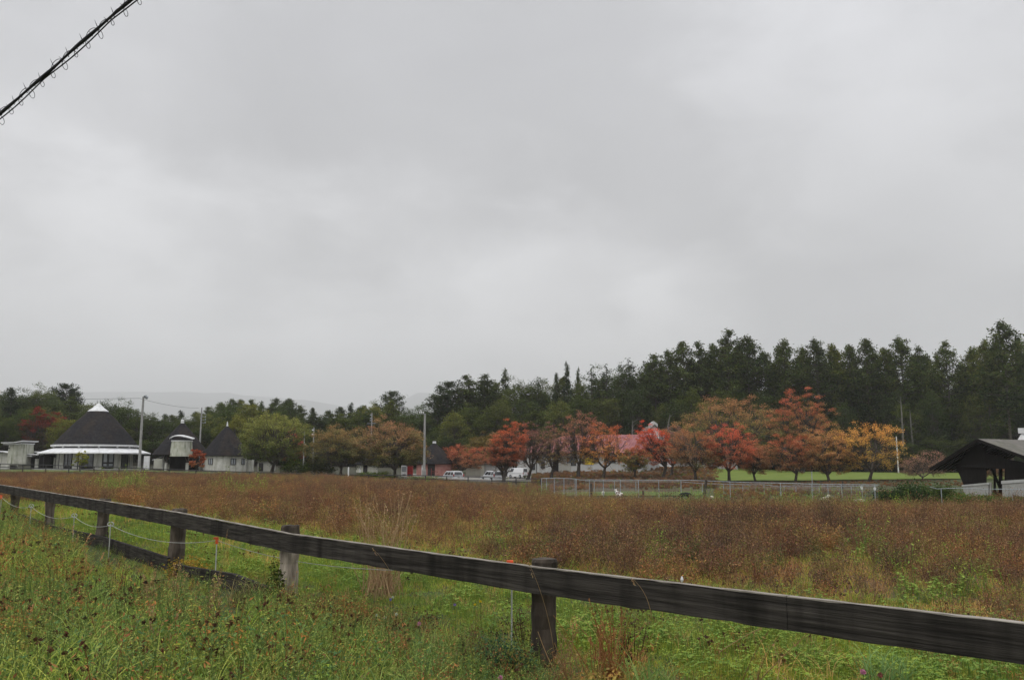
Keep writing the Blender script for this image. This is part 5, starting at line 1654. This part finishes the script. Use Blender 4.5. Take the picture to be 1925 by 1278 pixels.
    for px in np.arange(790, 2120, 32):
        y0 = np.interp(px, skx, sky_y) + (rng.uniform(45, 70) if px < 1230 else rng.uniform(85, 125))
        wood_tree(rng.choice(['broad', 'broad', 'broad', 'olive']), px + rng.uniform(-8, 8), min(y0, 820), rng.uniform(173, 184), rng.uniform(28, 36), 'shorter dark broadleaf tree along the front of the wood', G1, rng)
    for px in np.arange(790, 2120, 44):
        wood_tree('broad', px + rng.uniform(-8, 8), rng.uniform(805, 838), rng.uniform(169, 172), rng.uniform(24, 30), 'low dark tree at the foot of the wood', G1, rng)
    # pale bare trunks in front of the wood
    for i, (px, y0, y1, dd, lab) in enumerate(((1190, 790, 882, 168, 'thin pale bare tree trunk at the wood edge, left of the scarlet tree'), (1700, 745, 888, 170, 'thick pale tree trunk at the wood edge beside the thin white pole'), (1718, 770, 888, 171, 'slimmer bare trunk right of the thick pale trunk'), (1261, 778, 880, 168, 'pale forked bare trunk above the dull pinkish tree'))):
        mb = MB(); b = G(px, dd); H = zz(y0, dd) - b.z; rg = np.random.default_rng(i)
        mb.tube([(0, 0, -.3), (rg.normal(0, .1), 0, H * .4), (rg.normal(0, .15), 0, H * .75), (rg.normal(0, .2), 0, H)], [.22, .2, .15, .05], 8)
        for q in range(7):
            z0 = H * rg.uniform(.35, .95); s = rg.choice([-1, 1]); mb.tube([(0, 0, z0), (s * rg.uniform(.5, 1.4), rg.normal(0, .3), z0 + rg.uniform(.2, 1.2))], [.06, .015], 5)
        o = mb.build('bare_tree', M['barkpale'], None, loc=b); tag(o, lab, 'tree')


wood()


def shrub(label, px, D, w, h, lo, hi, seed, n=2600, leaf=.10, name='shrub'):
    k = PXM(D); loc = G(px, D, -.05)
    gen = bush_shape(seed, w / k, h / k, lo, hi, n, leaf)
    t = make_tree(name, gen, loc, label, 'shrub')
    for c in KIDS[t.name]:
        if c.name.startswith('crown'): c.name = 'foliage'
        else: c.name = 'stems'


shrub('large dark green bush at the end of the metal pen', 1692, 66, 44, 38, (.02, .04, .015), (.075, .12, .035), 401, 5200, .085)
shrub('green bush with vine next to the pavilion steps', 1752, 68, 36, 38, (.03, .045, .015), (.09, .12, .03), 402, 3600, .08)
shrub('low bright green bush in front of the pavilion', 1828, 66, 58, 22, (.05, .08, .02), (.13, .19, .04), 403, 4200, .07)
shrub('low green bush at the right edge below the pavilion wall', 1915, 66, 50, 15, (.05, .09, .02), (.12, .2, .04), 404, 3000, .07)
shrub('rounded green bush right of the yellow green tree', 556, 114, 22, 30, (.03, .055, .015), (.13, .16, .03), 405, 2400, .11)
shrub('dark hedge bush below the wide orange green tree', 596, 118, 28, 24, (.015, .03, .012), (.05, .07, .025), 406, 2400, .11)
shrub('light green low bush in front of the hidden hut', 692, 112, 20, 12, (.06, .1, .02), (.15, .2, .05), 407, 1300, .09)
shrub('green low bush left of the vending machines', 718, 113, 20, 13, (.05, .08, .02), (.12, .16, .04), 408, 1300, .09)
shrub('trimmed pale green hedge at the foot of the floodlight pole', 795, 112, 34, 8, (.09, .12, .04), (.2, .22, .09), 409, 1500, .08)


def undergrowth():
    rng = np.random.default_rng(91); S = []
    for i in range(4):
        tk, cr = bush_shape(500 + i, 3.2, 5.2, (.012, .02, .009), (.05, .065, .022), 1500, .20); cr.v += tk.v; cr.c += [c * .08 for c in tk.c]; off = cr.n
        cr.f += [[q + off for q in f] for f in tk.f]; cr.n += tk.n; S.append(cr.build('thicket', M['needle']))
    n = 900; px = rng.uniform(-420, 2350, n); d = rng.uniform(188, 226, n) - np.where((px < 640), 0, 6)
    a = (px - CX) / F / CP; x = a * d; pts = np.stack([x, d, terr(x, d) - .3], 1)
    scatter('undergrowth', pts, rng.uniform(0, 6.28, n), rng.uniform(.8, 1.5, n), rng.choice(4, n), rng.uniform(0, 1, n), S, 'dark undergrowth closing the view under the trees of the wood', 'undergrowth')


undergrowth()

# ------------------------------------------------------------------ poles and wires
def pole(name, label, px, ytop, D, r0, r1, m='concrete', ybase=None, cat='pole'):
    b = G(px, D); root = empty(name, b, label=label, cat=cat); H = zz(ytop, D) - b.z
    mb = MB(); mb.lathe([(r0, -.4), (r1, H), (0, H)], 12); mb.build('shaft', M[m], root)
    return root, H, PXM(D)


root, H, k = pole('utility_pole', 'tall grey pole with twin lamps on top beside the round hall', 262, 745.5, 112, .20, .13)
mb = MB(); mb.beam((0, 0, H - .15), (.55, 0, H - .1), .07, .07); mb.build('lamp_arm', M['steeldark'], root)
for dx, dz in ((.30, .22), (.52, .05)):
    mb = MB(); mb.tube([(dx, 0, H - .1), (dx, 0, H + dz - .1), (dx - .02, -.25, H + dz - .25)], [.08, .14, .19], 8); mb.build('lamp_head', M['steel'], root)
root, H, k = pole('floodlight_pole', 'grey tapered floodlight pole with a row of small lamps', 797.5, 777, 114, .20, .12)
mb = MB(); mb.beam((-.75, 0, H - .05), (.08, 0, H - .05), .06, .06); mb.build('cross_arm', M['steel'], root)
for i in range(3):
    mb = MB(); x = -.68 + i * .24; mb.tube([(x, 0, H - .02), (x, -.05, H + .12), (x, -.2, H + .16)], [.05, .085, .10], 8); mb.build('lamp_head', M['white'], root)
mb = MB(); mb.lathe([(.28, -.3), (.27, 1.2), (.2, 1.4)], 12); mb.build('base_sleeve', M['concrete'], root)
root, H, k = pole('utility_pole', 'utility pole with three short crossarms between the conical huts', 374, 766, 145, .17, .10)
for q in (783, 788.5, 794):
    z0 = zz(q, 145) - root.location.z; mb = MB(); mb.beam((-.1, 0, z0), (.75, 0, z0 - .08), .07, .07)
    mb.tube([(.7, 0, z0 - .1), (.7, 0, z0 + .18)], .07, 6); mb.build('crossarm', M['steel'], root)
root, H, k = pole('utility_pole', 'thin dark pole with a white box beside the red tree', 570.5, 812, 140, .10, .06)
z0 = zz(836, 140) - root.location.z; mb = MB(); mb.box((.02, -.25, z0 - .15), (.34, -.03, z0 + .2)); mb.build('junction_box', M['white'], root)
root, H, k = pole('utility_pole', 'short pole behind the wide orange green tree', 588, 803, 150, .12, .10)
for q in (808, 816):
    z0 = zz(q, 150) - root.location.z; mb = MB(); mb.box((-.32, -.1, z0 - .1), (-.02, .1, z0 + .1)); mb.build('insulator', M['white'], root)
root, H, k = pole('utility_pole', 'small utility pole with a crossarm above the orange brown tree', 697, 776, 150, .14, .10)
z0 = zz(796, 150) - root.location.z; mb = MB(); mb.beam((-.8, 0, z0), (.75, 0, z0 + .05), .08, .08); mb.build('crossarm', M['steel'], root)
for q in (780, 786, 790):
    z0 = zz(q, 150) - root.location.z; mb = MB(); mb.lathe([(.0, z0 - .12), (.13, z0 - .06), (.13, z0 + .06), (0, z0 + .12)], 8, cen=(-.22, 0, 0)); mb.build('insulator', M['steel'], root)
pole('thin_pole', 'thin white pole at the wood edge right of the golden tree', 1688, 820, 165, .14, .09, 'white')
pole('thin_pole', 'thin pale pole on the lawn behind the pen', 1525, 886, 96, .05, .04, 'steel')


def wire(label, pts, r=.02, sag=.4):
    o0 = pts[0]; mb = MB()
    for a, b in zip(pts[:-1], pts[1:]):
        mb.tube([a.lerp(b, t) - Vector((0, 0, sag * 4 * t * (1 - t))) - o0 for t in np.linspace(0, 1, 12)], r, 5)
    o = mb.build('power_line', M['cable'], loc=o0); tag(o, label, 'power line')


wire('thin power line from the far left to the crossarm pole', [P(-250, 742, 118), P(262, 748.5, 112), P(374, 767, 145)], .018, .3)
wire('upper thin wire running right from the thin white pole', [P(1688, 822, 165), P(1800, 834, 150), P(2060, 846, 110)], .022, .3)
wire('lower thin wire running right from the thin white pole', [P(1688, 827, 165), P(1800, 838, 150), P(2060, 851, 110)], .022, .3)

# ------------------------------------------------------------------ far fences
def rail_fence(name, label, pts, rails, m, r, post_r, every, cat='fence', mesh=None, posts=None, mm=None):
    """pts: (px, y of the top rail, D); rails: drops below the top; posts at 'every' metres or at given px"""
    W3 = [P(*p) for p in pts]; o0 = Vector(W3[0]); root = empty(name, o0, label=label, cat=cat)
    for dz in rails:
        mb = MB(); mb.tube([w - o0 - Vector((0, 0, dz)) for w in W3], r, 6); mb.build('rail', M[m], root)
    pos = []
    if posts:
        for px in posts:
            y = np.interp(px, [p[0] for p in pts], [p[1] for p in pts]); d = np.interp(px, [p[0] for p in pts], [p[2] for p in pts]); pos.append(P(px, y, d))
    else:
        acc = 0
        for a, b in zip(W3[:-1], W3[1:]):
            L = (b - a).length; n = max(1, round(L / every))
            for i in range(n): pos.append(a.lerp(b, i / n))
        pos.append(W3[-1])
    for p in pos:
        g = tz(p.x, p.y); mb = MB(); mb.tube([(p.x - o0.x, p.y - o0.y, g - .2 - o0.z), (p.x - o0.x, p.y - o0.y, p.z - o0.z + (.0 if m != 'steeldark' else .04))], post_r, 7); mb.build('post', M[m], root)
    if mesh:
        for i, (pa, pb) in enumerate(mesh):
            mb = MB(); f = lambda px: P(px, np.interp(px, [p[0] for p in pts], [p[1] for p in pts]), np.interp(px, [p[0] for p in pts], [p[2] for p in pts]))
            a, b = f(pa), f(pb); ln = (b - a).length; h = min(a.z - tz(a.x, a.y), 1.5)
            for t in np.arange(0, ln, .12):
                p = a.lerp(b, t / ln) - o0; mb.tube([p, p - Vector((0, 0, h))], .004, 3, cap=False)
            for q in np.arange(.1, h, .12): mb.tube([a - o0 - Vector((0, 0, q)), b - o0 - Vector((0, 0, q))], .004, 3, cap=False)
            mb.build('wire_mesh', M['pen_wire'], root)
    return root


rail_fence('dark_rail_fence', 'low dark rail fence along the far edge of the field before the buildings',
           [(-200, 866, 111), (0, 871.5, 111), (130, 875, 111), (318, 882, 111), (470, 887, 110.5), (640, 892, 110), (800, 893.5, 110), (880, 896, 110), (1016, 900, 108)], [0, .42], 'steeldark', .055, .07, 3.2)
rail_fence('metal_pen', 'long galvanised tube fence of the animal pen, nearest the field',
           [(1018, 899, 70), (1045, 898, 70), (1083, 900, 70), (1093, 902, 70), (1110, 901.5, 69.5), (1200, 902, 69), (1300, 902.5, 68), (1400, 906.5, 67), (1480, 908, 66.5), (1525, 909.5, 66), (1600, 910.5, 65.5), (1652, 911, 65)], [0], 'steel', .026, .030, 3,
           posts=[1018, 1027, 1042, 1060, 1081, 1083.5, 1108, 1134, 1166, 1200, 1238, 1280, 1372, 1467, 1526, 1556, 1582, 1620, 1644], mesh=[(1018, 1042), (1042, 1083), (1525, 1582), (1582, 1650)])
rail_fence('metal_pen', 'rear galvanised tube fence of the animal pen with a sagging top rail',
           [(1100, 903.5, 76), (1200, 905, 76), (1280, 905, 76), (1320, 908.5, 76), (1400, 910.5, 75.5), (1436, 910.5, 75), (1465, 914.5, 75), (1492, 912.5, 75), (1560, 913.5, 74.5), (1650, 913.5, 74)], [0], 'steel', .021, .026, 3,
           posts=[1117, 1155, 1195, 1238, 1320, 1360, 1396, 1436, 1474, 1496, 1540, 1600], mesh=[(1100, 1200), (1465, 1540)])
rail_fence('metal_fence', 'pale tube fence with wire in front of the pavilion',
           [(1748, 915, 66), (1762, 918.5, 66), (1800, 917, 66), (1850, 919, 66), (1900, 919, 65.5), (1990, 920, 65)], [0], 'steel', .026, .032, 3, posts=[1769, 1902, 1990])
for px, yt, D, r, lab, lean in ((1111, 909, 66, .10, 'short dark weathered post standing in the weeds before the pen', 0), (1321, 901.5, 64, .11, 'leaning dark post in front of the pen, beside the black sheep', .22), (1208, 922, 62, .07, 'stubby dark post among the weeds left of the black sheep', 0), (1582, 904, 80, .06, 'thin dark post behind the pen right of the twin stemmed tree', 0)):
    b = G(px, D); H = zz(yt, D) - b.z; mb = MB()
    mb.tube([(0, 0, -.3), (lean * .4, 0, H * .5), (lean, 0, H - .03), (lean + .005, 0, H)], [r, r * 1.03, r * .95, r * .7], 9)
    tag(mb.build('old_post', M['bark'], loc=b), lab, 'post')
for px, py, s, lab in ((1619, 916.5, 5, 'small white notice hanging on the pen wire, left one'), (1644, 918.5, 5, 'small white notice hanging on the pen wire beside the big bush')):
    p = P(px, py, 65); h = s / PXM(65) / 2
    mb = MB(); mb.box((-h * .9, -.06, -h), (h * .9, -.045, h)); mb.tube([(-h * .5, -.05, h), (0, -.04, h * 1.5), (h * .5, -.05, h)], .006, 4); tag(mb.build('notice', M['white'], loc=p), lab, 'notice')
# red frame by the floodlight pole, white marker post
b = G(811, 112); mb = MB(); h = zz(880, 112) - b.z
mb.tube([(0, 0, -.2), (0, 0, h)], .05, 6); mb.tube([(0, 0, h - .35), (.9, 0, h - .45)], .04, 6); mb.tube([(0, 0, h - .55), (.5, 0, h - .6)], .03, 6)
tag(mb.build('gate_post', mat('dull_red_paint', (.12, .02, .018), (.16, .03, .025), 4, .6), loc=b), 'dark red post with a short arm right of the floodlight pole', 'post')
b = G(655.5, 109); mb = MB(); mb.lathe([(.09, -.2), (.09, 1.15), (.04, 1.3), (0, 1.32)], 8); tag(mb.build('marker_post', M['white'], loc=b), 'short white marker post under the wide orange green tree', 'post')
b = P(1333, 934, 63); 


# ------------------------------------------------------------------ animals
def sheep(label, px, py, D, rz, m, scale=1.0, graze=True, horns=False):
    """one continuous body grown on a skeleton; nose towards +x"""
    g = G(px, D); root = empty('sheep', g, rz, label=label, cat='sheep'); root.scale = (scale,) * 3
    J = {'hip': (-.30, 0, .56, .17), 'mid': (0, 0, .54, .20), 'chest': (.28, 0, .56, .17), 'tail': (-.46, 0, .56, .06), 'tail2': (-.51, 0, .44, .03)}
    if graze: J.update({'neck': (.46, 0, .52, .105), 'poll': (.60, 0, .34, .085), 'muz': (.68, 0, .19, .05), 'nose': (.70, 0, .12, .038)})
    else: J.update({'neck': (.44, 0, .72, .10), 'poll': (.54, 0, .88, .085), 'muz': (.68, 0, .83, .055), 'nose': (.75, 0, .80, .038)})
    E = [('hip', 'mid'), ('mid', 'chest'), ('chest', 'neck'), ('neck', 'poll'), ('poll', 'muz'), ('muz', 'nose'), ('hip', 'tail'), ('tail', 'tail2')]
    for s, t in ((1, 'l'), (-1, 'r')):
        J['sh' + t] = (.29, s * .11, .42, .075); J['kn' + t] = (.31, s * .11, .25, .038); J['ft' + t] = (.29, s * .11, .05, .028); J['hf' + t] = (.31, s * .11, .01, .03)
        J['th' + t] = (-.30, s * .11, .42, .095); J['st' + t] = (-.25, s * .115, .33, .06); J['hk' + t] = (-.36, s * .11, .22, .035); J['fb' + t] = (-.34, s * .11, .05, .028); J['hb' + t] = (-.32, s * .11, .01, .03)
        E += [('chest', 'sh' + t), ('sh' + t, 'kn' + t), ('kn' + t, 'ft' + t), ('ft' + t, 'hf' + t), ('hip', 'th' + t), ('th' + t, 'st' + t), ('st' + t, 'hk' + t), ('hk' + t, 'fb' + t), ('fb' + t, 'hb' + t)]
        p = J['poll']; J['er' + t] = (p[0] - .02, s * .10, p[2] + .03, .03); J['et' + t] = (p[0] - .05, s * .17, p[2] + .0, .016); E += [('poll', 'er' + t), ('er' + t, 'et' + t)]
    ks = list(J); me = bpy.data.meshes.new('body')
    me.from_pydata([J[k_][:3] for k_ in ks], [(ks.index(a), ks.index(b)) for a, b in E], [])
    o = bpy.data.objects.new('body', me); col.objects.link(o)
    md = o.modifiers.new('skin', 'SKIN'); sv = me.skin_vertices[0].data
    for i, k_ in enumerate(ks): sv[i].radius = (J[k_][3],) * 2; sv[i].use_root = (k_ == 'hip')
    sb = o.modifiers.new('sub', 'SUBSURF'); sb.levels = 1; sb.render_levels = 2
    tex = bpy.data.textures.new('wool', 'CLOUDS'); tex.noise_scale = .09
    dm = o.modifiers.new('wool', 'DISPLACE'); dm.texture = tex; dm.strength = .035; dm.mid_level = .5
    me.materials.append(M[m]); o.parent = root


sheep('black sheep grazing behind the metal pen fence', 1287, 928, 66, math.radians(195), 'wool_black', .92)
sheep('brown and white goat standing in the weeds at the pen fence', 1163, 925, 66, math.radians(120), 'wool_spot', .85, False)
sheep('small white animal grazing far left in the pen', 1133, 921, 72, math.radians(75), 'wool_white', .55)
sheep('cream sheep standing in front of the wire pen, left of the notices', 1545, 934, 63, math.radians(20), 'wool_white', .82, False)
sheep('cream sheep lying low in the grass below the left notice', 1612, 936, 63.5, math.radians(165), 'wool_white', .72)
sheep('pale lamb half hidden in the weeds right of the leaning post', 1336, 931, 66, math.radians(100), 'wool_white', .5)


# ------------------------------------------------------------------ single foreground plants
def dry_clump(label, px, py, D, top_y, w, n, seed, c0=(.30, .17, .08), c1=(.46, .30, .15), name='dry_grass_clump'):
    rng = np.random.default_rng(seed); b = G(px, D); H = zz(top_y, D) - b.z; mb = MB()
    for _ in range(n):
        a = rng.uniform(0, 6.28); r = (.24 if n > 100 else .10) * math.sqrt(rng.uniform()); h = H * rng.uniform(.25, 1.0) ** 1.1; dx = rng.normal(0, w * .5); dy = rng.normal(0, w * .4)
        p0 = np.array([r * math.cos(a), r * math.sin(a), -.02]); p1 = np.array([dx * h / H, dy * h / H, h])
        pl = bez(p0, p1, (rng.normal(0, .03), 0, 0), 6); c = np.array(c0) + (np.array(c1) - np.array(c0)) * rng.uniform()
        mb.tube(pl, np.linspace(.0038, .0014, 6), 4, c, cap=False)
        if rng.uniform() < .6:
            k = rng.integers(6, 22); t = rng.uniform(.72, 1.02, k)[:, None]; d = (p1 - pl[-2]); d /= np.linalg.norm(d)
            leaves(mb, pl[-2] * (1 - t) * 0 + p1 - d * (1 - t) * .8 + rng.normal(0, .006, (k, 3)), .014, mixcol(c0, c1, rng.uniform(0, 1, k), rng, .3), rng, 0, .3)
    blades(mb, int(n * .9), H * .15, H * .4, .16, .8, .007, c0, c1, rng, 4)
    return tag(mb.build(name, M['flower'], loc=b), label, 'dry grass')


dry_clump('big tuft of tall tan dry grass stalks behind the rail', 722, 1110, 9.3, 922, .50, 105, 1, (.36, .23, .13), (.58, .42, .25))
dry_clump('pair of tall dry stalks behind the rail right of the middle', 1092, 1090, 9.0, 978, .05, 3, 2, name='dry_stalks')
dry_clump('single tall thin stalk rising from the left field', 692, 1040, 16, 886, .04, 2, 3, name='dry_stalks')
dry_clump('rust coloured dry grass right of the nearest post', 1140, 1230, 5.9, 1120, .35, 60, 5, (.30, .13, .05), (.45, .24, .11))
dry_clump('straw coloured dry tuft at the foot of the nearest post', 1060, 1250, 5.7, 1170, .3, 34, 6, (.26, .15, .07), (.42, .28, .14))
dry_clump('leaning dry stalks below the rail at right', 1390, 1250, 5.6, 1165, .6, 7, 8)


def stalk(label, p0, p1, r=.0022, c=(.36, .25, .13)):
    rng = np.random.default_rng(int(p1.x * 100) % 97); d = p1 - p0; mb = MB()
    pl = bez((0, 0, 0), tuple(d), (.02, 0, .02), 8); mb.tube(pl, np.linspace(r, r * .4, 8), 4, c, cap=False)
    k = 24; t = rng.uniform(.8, 1.0, k)[:, None]; leaves(mb, np.array(d) * t + rng.normal(0, .003, (k, 3)), .007, mixcol(c, c, np.zeros(k), rng, .3), rng, 0, .3)
    tag(mb.build('grass_stalk', M['flower'], loc=p0), label, 'grass stalk')


stalk('thin pale stalk crossing in front of the rail at the nearest post', P(1042, 1225, 5.9), P(993, 1055, 5.7))
stalk('thin pale stalk crossing the rail left of its middle', P(748, 1110, 7.2), P(700, 1030, 7.0))
stalk('thin stalk bent in front of the rail by the fifth post', P(408, 1092, 9.6), P(428, 995, 9.4))
stalk('thin pale stalk in front of the rail right of the nearest post', P(1225, 1160, 5.1), P(1186, 1085, 5.0))
stalk('long leaning straw below the rail at right', P(1352, 1225, 5.8), P(1432, 1180, 5.9), .003)


def small_bush(label, px, D, w, h, lo, hi, seed, n=700, leaf=.02, name='low_plant'):
    b = G(px, D, -.02); k = PXM(D); tk, cr = bush_shape(seed, w / k, h / k, lo, hi, n, leaf)
    t = empty(name, b, label=label, cat='plant'); m1 = MB()
    for v, c in zip(tk.v, tk.c): c *= .05
    # thin stems scaled to the plant
    rng = np.random.default_rng(seed)
    for q in range(14):
        e = np.array([rng.uniform(-w, w) / k * .8, rng.uniform(-w, w) / k * .4, h / k * rng.uniform(.4, .9)])
        m1.tube([(e[0] * .3, e[1] * .3, 0), tuple(e)], [.004, .0015], 4, (.10, .06, .04), cap=False)
    m1.build('stems', M['flower'], t); cr.build('foliage', M['flower'], t)


small_bush('dark trailing vine against the left side of the fifth post', 527, 8.9, 14, 85, (.02, .035, .012), (.10, .13, .03), 701, 500, .018)
small_bush('yellow and orange leaved low plant at the foot of the fourth post', 368, 10.9, 38, 40, (.08, .09, .02), (.50, .32, .06), 702, 700, .02)
small_bush('yellow orange leaved plant at the foot of the nearest post', 1125, 5.75, 85, 45, (.16, .12, .03), (.50, .34, .10), 703, 900, .017)
small_bush('blue green feathery plant left of the nearest post', 940, 6.1, 55, 70, (.02, .05, .025), (.09, .16, .08), 704, 1500, .012)
small_bush('brown dried herb under the rail near the yellow flowers', 890, 6.4, 35, 70, (.05, .03, .02), (.17, .10, .06), 705, 500, .010)
for i, (px, D, lab) in enumerate(((130, 9.2, 'dark brown dried herb in the left grass, left one'), (245, 8.6, 'dark brown dried herb in the left grass, right one'), (1185, 6.6, 'dark dried herb right of the nearest post under the rail'), (985, 7.0, 'thin dried herb behind the nearest post'))):
    small_bush(lab, px, D, 42, 95, (.045, .028, .02), (.16, .10, .06), 710 + i, 600, .010, 'dried_herb')
rngt = np.random.default_rng(720)
for px, D, c0, c1, lab in ((622, 7.9, (.05, .035, .02), (.34, .24, .12), 'drooping dark and straw grass tussock below the rail right of the fifth post'), (470, 8.9, (.05, .06, .02), (.4, .34, .16), 'leaning straw and green tussock left of the fifth post'), (90, 7.0, (.10, .2, .08), (.26, .38, .16), 'bright green long bladed tussock at lower left'), (210, 6.5, (.12, .22, .08), (.26, .36, .14), 'bright green long bladed tussock at lower left, right of the first'), (500, 6.2, (.12, .22, .08), (.28, .36, .16), 'pale green arching tussock at the bottom below the fifth post'), (1640, 5.75, (.12, .22, .07), (.26, .38, .14), 'green tussock at the bottom right under the rail'), (1220, 5.6, (.14, .24, .06), (.28, .38, .12), 'yellow green tussock right of the nearest post base')):
    b = G(px, D); mb = MB(); blades(mb, 130, .16, .46, .16, .95, .0075, c0, c1, rngt, 6, 1.2); tag(mb.build('grass_tussock', M['flower'], loc=b), lab, 'grass tussock')


def plume(label, px, ybase, ytop, D, seed, c=(.40, .26, .12)):
    rng = np.random.default_rng(seed); b = P(px, ybase, D); H = zz(ytop, D) - b.z; mb = MB(); g = tz(b.x, b.y) - b.z
    for q in range(6):
        dx = rng.normal(0, .035); h = H * rng.uniform(.6, 1.0) if q else H; top = np.array([dx + .03, rng.normal(0, .03), h])
        mb.tube([(dx * .2, 0, g), (dx * .6, 0, h * .5), tuple(top)], [.003, .0025, .001], 4, (.2, .17, .07), cap=False)
        k = 120; t = rng.uniform(.25, 1.0, k)[:, None]; sp = .045 * (1.15 - t)
        leaves(mb, top * t + rng.normal(size=(k, 3)) * sp * np.array([1, 1, .5]), .010, mixcol(c, (.52, .38, .2), rng.uniform(0, 1, k), rng, .3), rng, 0, .5)
    tag(mb.build('plume_weed', M['flower'], loc=b), label, 'weed')


plume('tan feathery weed spike left of the third post gap', 278, 1150, 1068, 8.6, 1)
plume('tallest tan feathery weed spike below the fourth post', 327, 1165, 1056, 8.6, 2)
plume('tan feathery weed spike right of the fourth post', 398, 1160, 1066, 8.2, 3)
plume('faint tan weed spike at the left edge grass', 40, 1060, 1012, 12.5, 4)


def blossom(px, py, D, c, r=.014, label='', name='clover_flower', cat='flower', group='flowers in the foreground grass', tall=.12):
    b = P(px, py, D); g = max(.05, b.z - tz(b.x, b.y)); rng = np.random.default_rng(int(px)); mb = MB()
    k = 60; d = rng.normal(size=(k, 3)); d /= np.linalg.norm(d, axis=1)[:, None]
    leaves(mb, d * r * rng.uniform(.6, 1, (k, 1)), r * .45, mixcol(c, tuple(min(1, x * 1.3) for x in c), rng.uniform(0, 1, k), rng, .15), rng, 0, .6)
    mb.tube([(0.01, 0, -g), (0, 0, -r * .5)], .0016, 4, (.08, .13, .03), cap=False)
    tag(mb.build(name, M['flower'], loc=b), label, cat, group)


PKF = (.50, .20, .32)
for i, (px, py, lab) in enumerate(((117, 1226, 'pink clover flower in the lower left grass, right of a paler one'), (68, 1243, 'pale pink clover flower near the bottom left corner'), (545, 1224, 'pink clover flower below the fifth post'), (578, 1168, 'pink clover flower right below the fifth post, left of a cluster'), (592, 1163, 'pink clover flower at the top of the small cluster below the fifth post'), (683, 1274, 'pink clover flower at the bottom edge left of centre'), (110, 1205, 'small pink clover flower above the lower left one'), (1622, 1262, 'magenta clover flower below the rail at lower right'), (788, 1172, 'small pink clover flower under the rail left of the nearest post'), (941, 1274, 'pale pink clover flower at the bottom edge below the nearest post'), (1655, 1268, 'brownish pink clover flower right of the magenta one'))):
    D = 1.36 / ((py - 870) / F); blossom(px, py, D, PKF if i != 10 else (.2, .07, .06), .016 if i != 7 else .017, lab)
for px, py, c, lab, nm in ((903, 1130, (.65, .5, .03), 'yellow flower under the rail left of the nearest post', 'yellow_flower'), (893, 1136, (.6, .45, .03), 'lower yellow flower under the rail left of the nearest post', 'yellow_flower'), (855, 1136, (.28, .22, .42), 'purple flower under the rail', 'purple_flower'), (734, 1126, (.16, .14, .42), 'blue purple flower under the rail, left of the purple one', 'purple_flower'),
                           (745, 1154, (.42, .44, .34), 'small white umbel flower below the dry tuft', 'white_flower'), (724, 1160, (.42, .44, .34), 'white umbel flower at lower left of its group', 'white_flower'), (708, 1156, (.42, .44, .34), 'white umbel flower leftmost of its group', 'white_flower'), (738, 1122, (.42, .44, .34), 'white flower just below the rail under the dry tuft', 'white_flower')):
    D = 1.2 / ((py - 870) / F); blossom(px, py, D, c, .011, lab, nm)
# white bird-like scrap in the field by the rail
b = P(1282, 1089, 10.2); mb = MB(); mb.lathe([(0, -.035), (.014, -.02), (.019, .0), (.012, .02), (.009, .032), (0, .04)], 10); tag(mb.build('white_bird', M['white'], loc=b), 'small white bird in the weeds above the rail', 'bird')


# ------------------------------------------------------------------ haze
if HAZE:
    m, nt, out = newmat('haze_air')
    pv = nt.nodes.new('ShaderNodeVolumePrincipled')
    pv.inputs['Color'].default_value = (.97, .98, .985, 1); pv.inputs['Density'].default_value = 2.1e-4; pv.inputs['Anisotropy'].default_value = .2
    nt.links.new(pv.outputs[0], out.inputs['Volume'])
    mb = MB(); mb.box((-14500, -14500, -4), (14500, 14500, 1150))
    o = mb.build('haze', m); o['kind'] = 'stuff'; o['label'] = 'pale misty air fading the far hills';
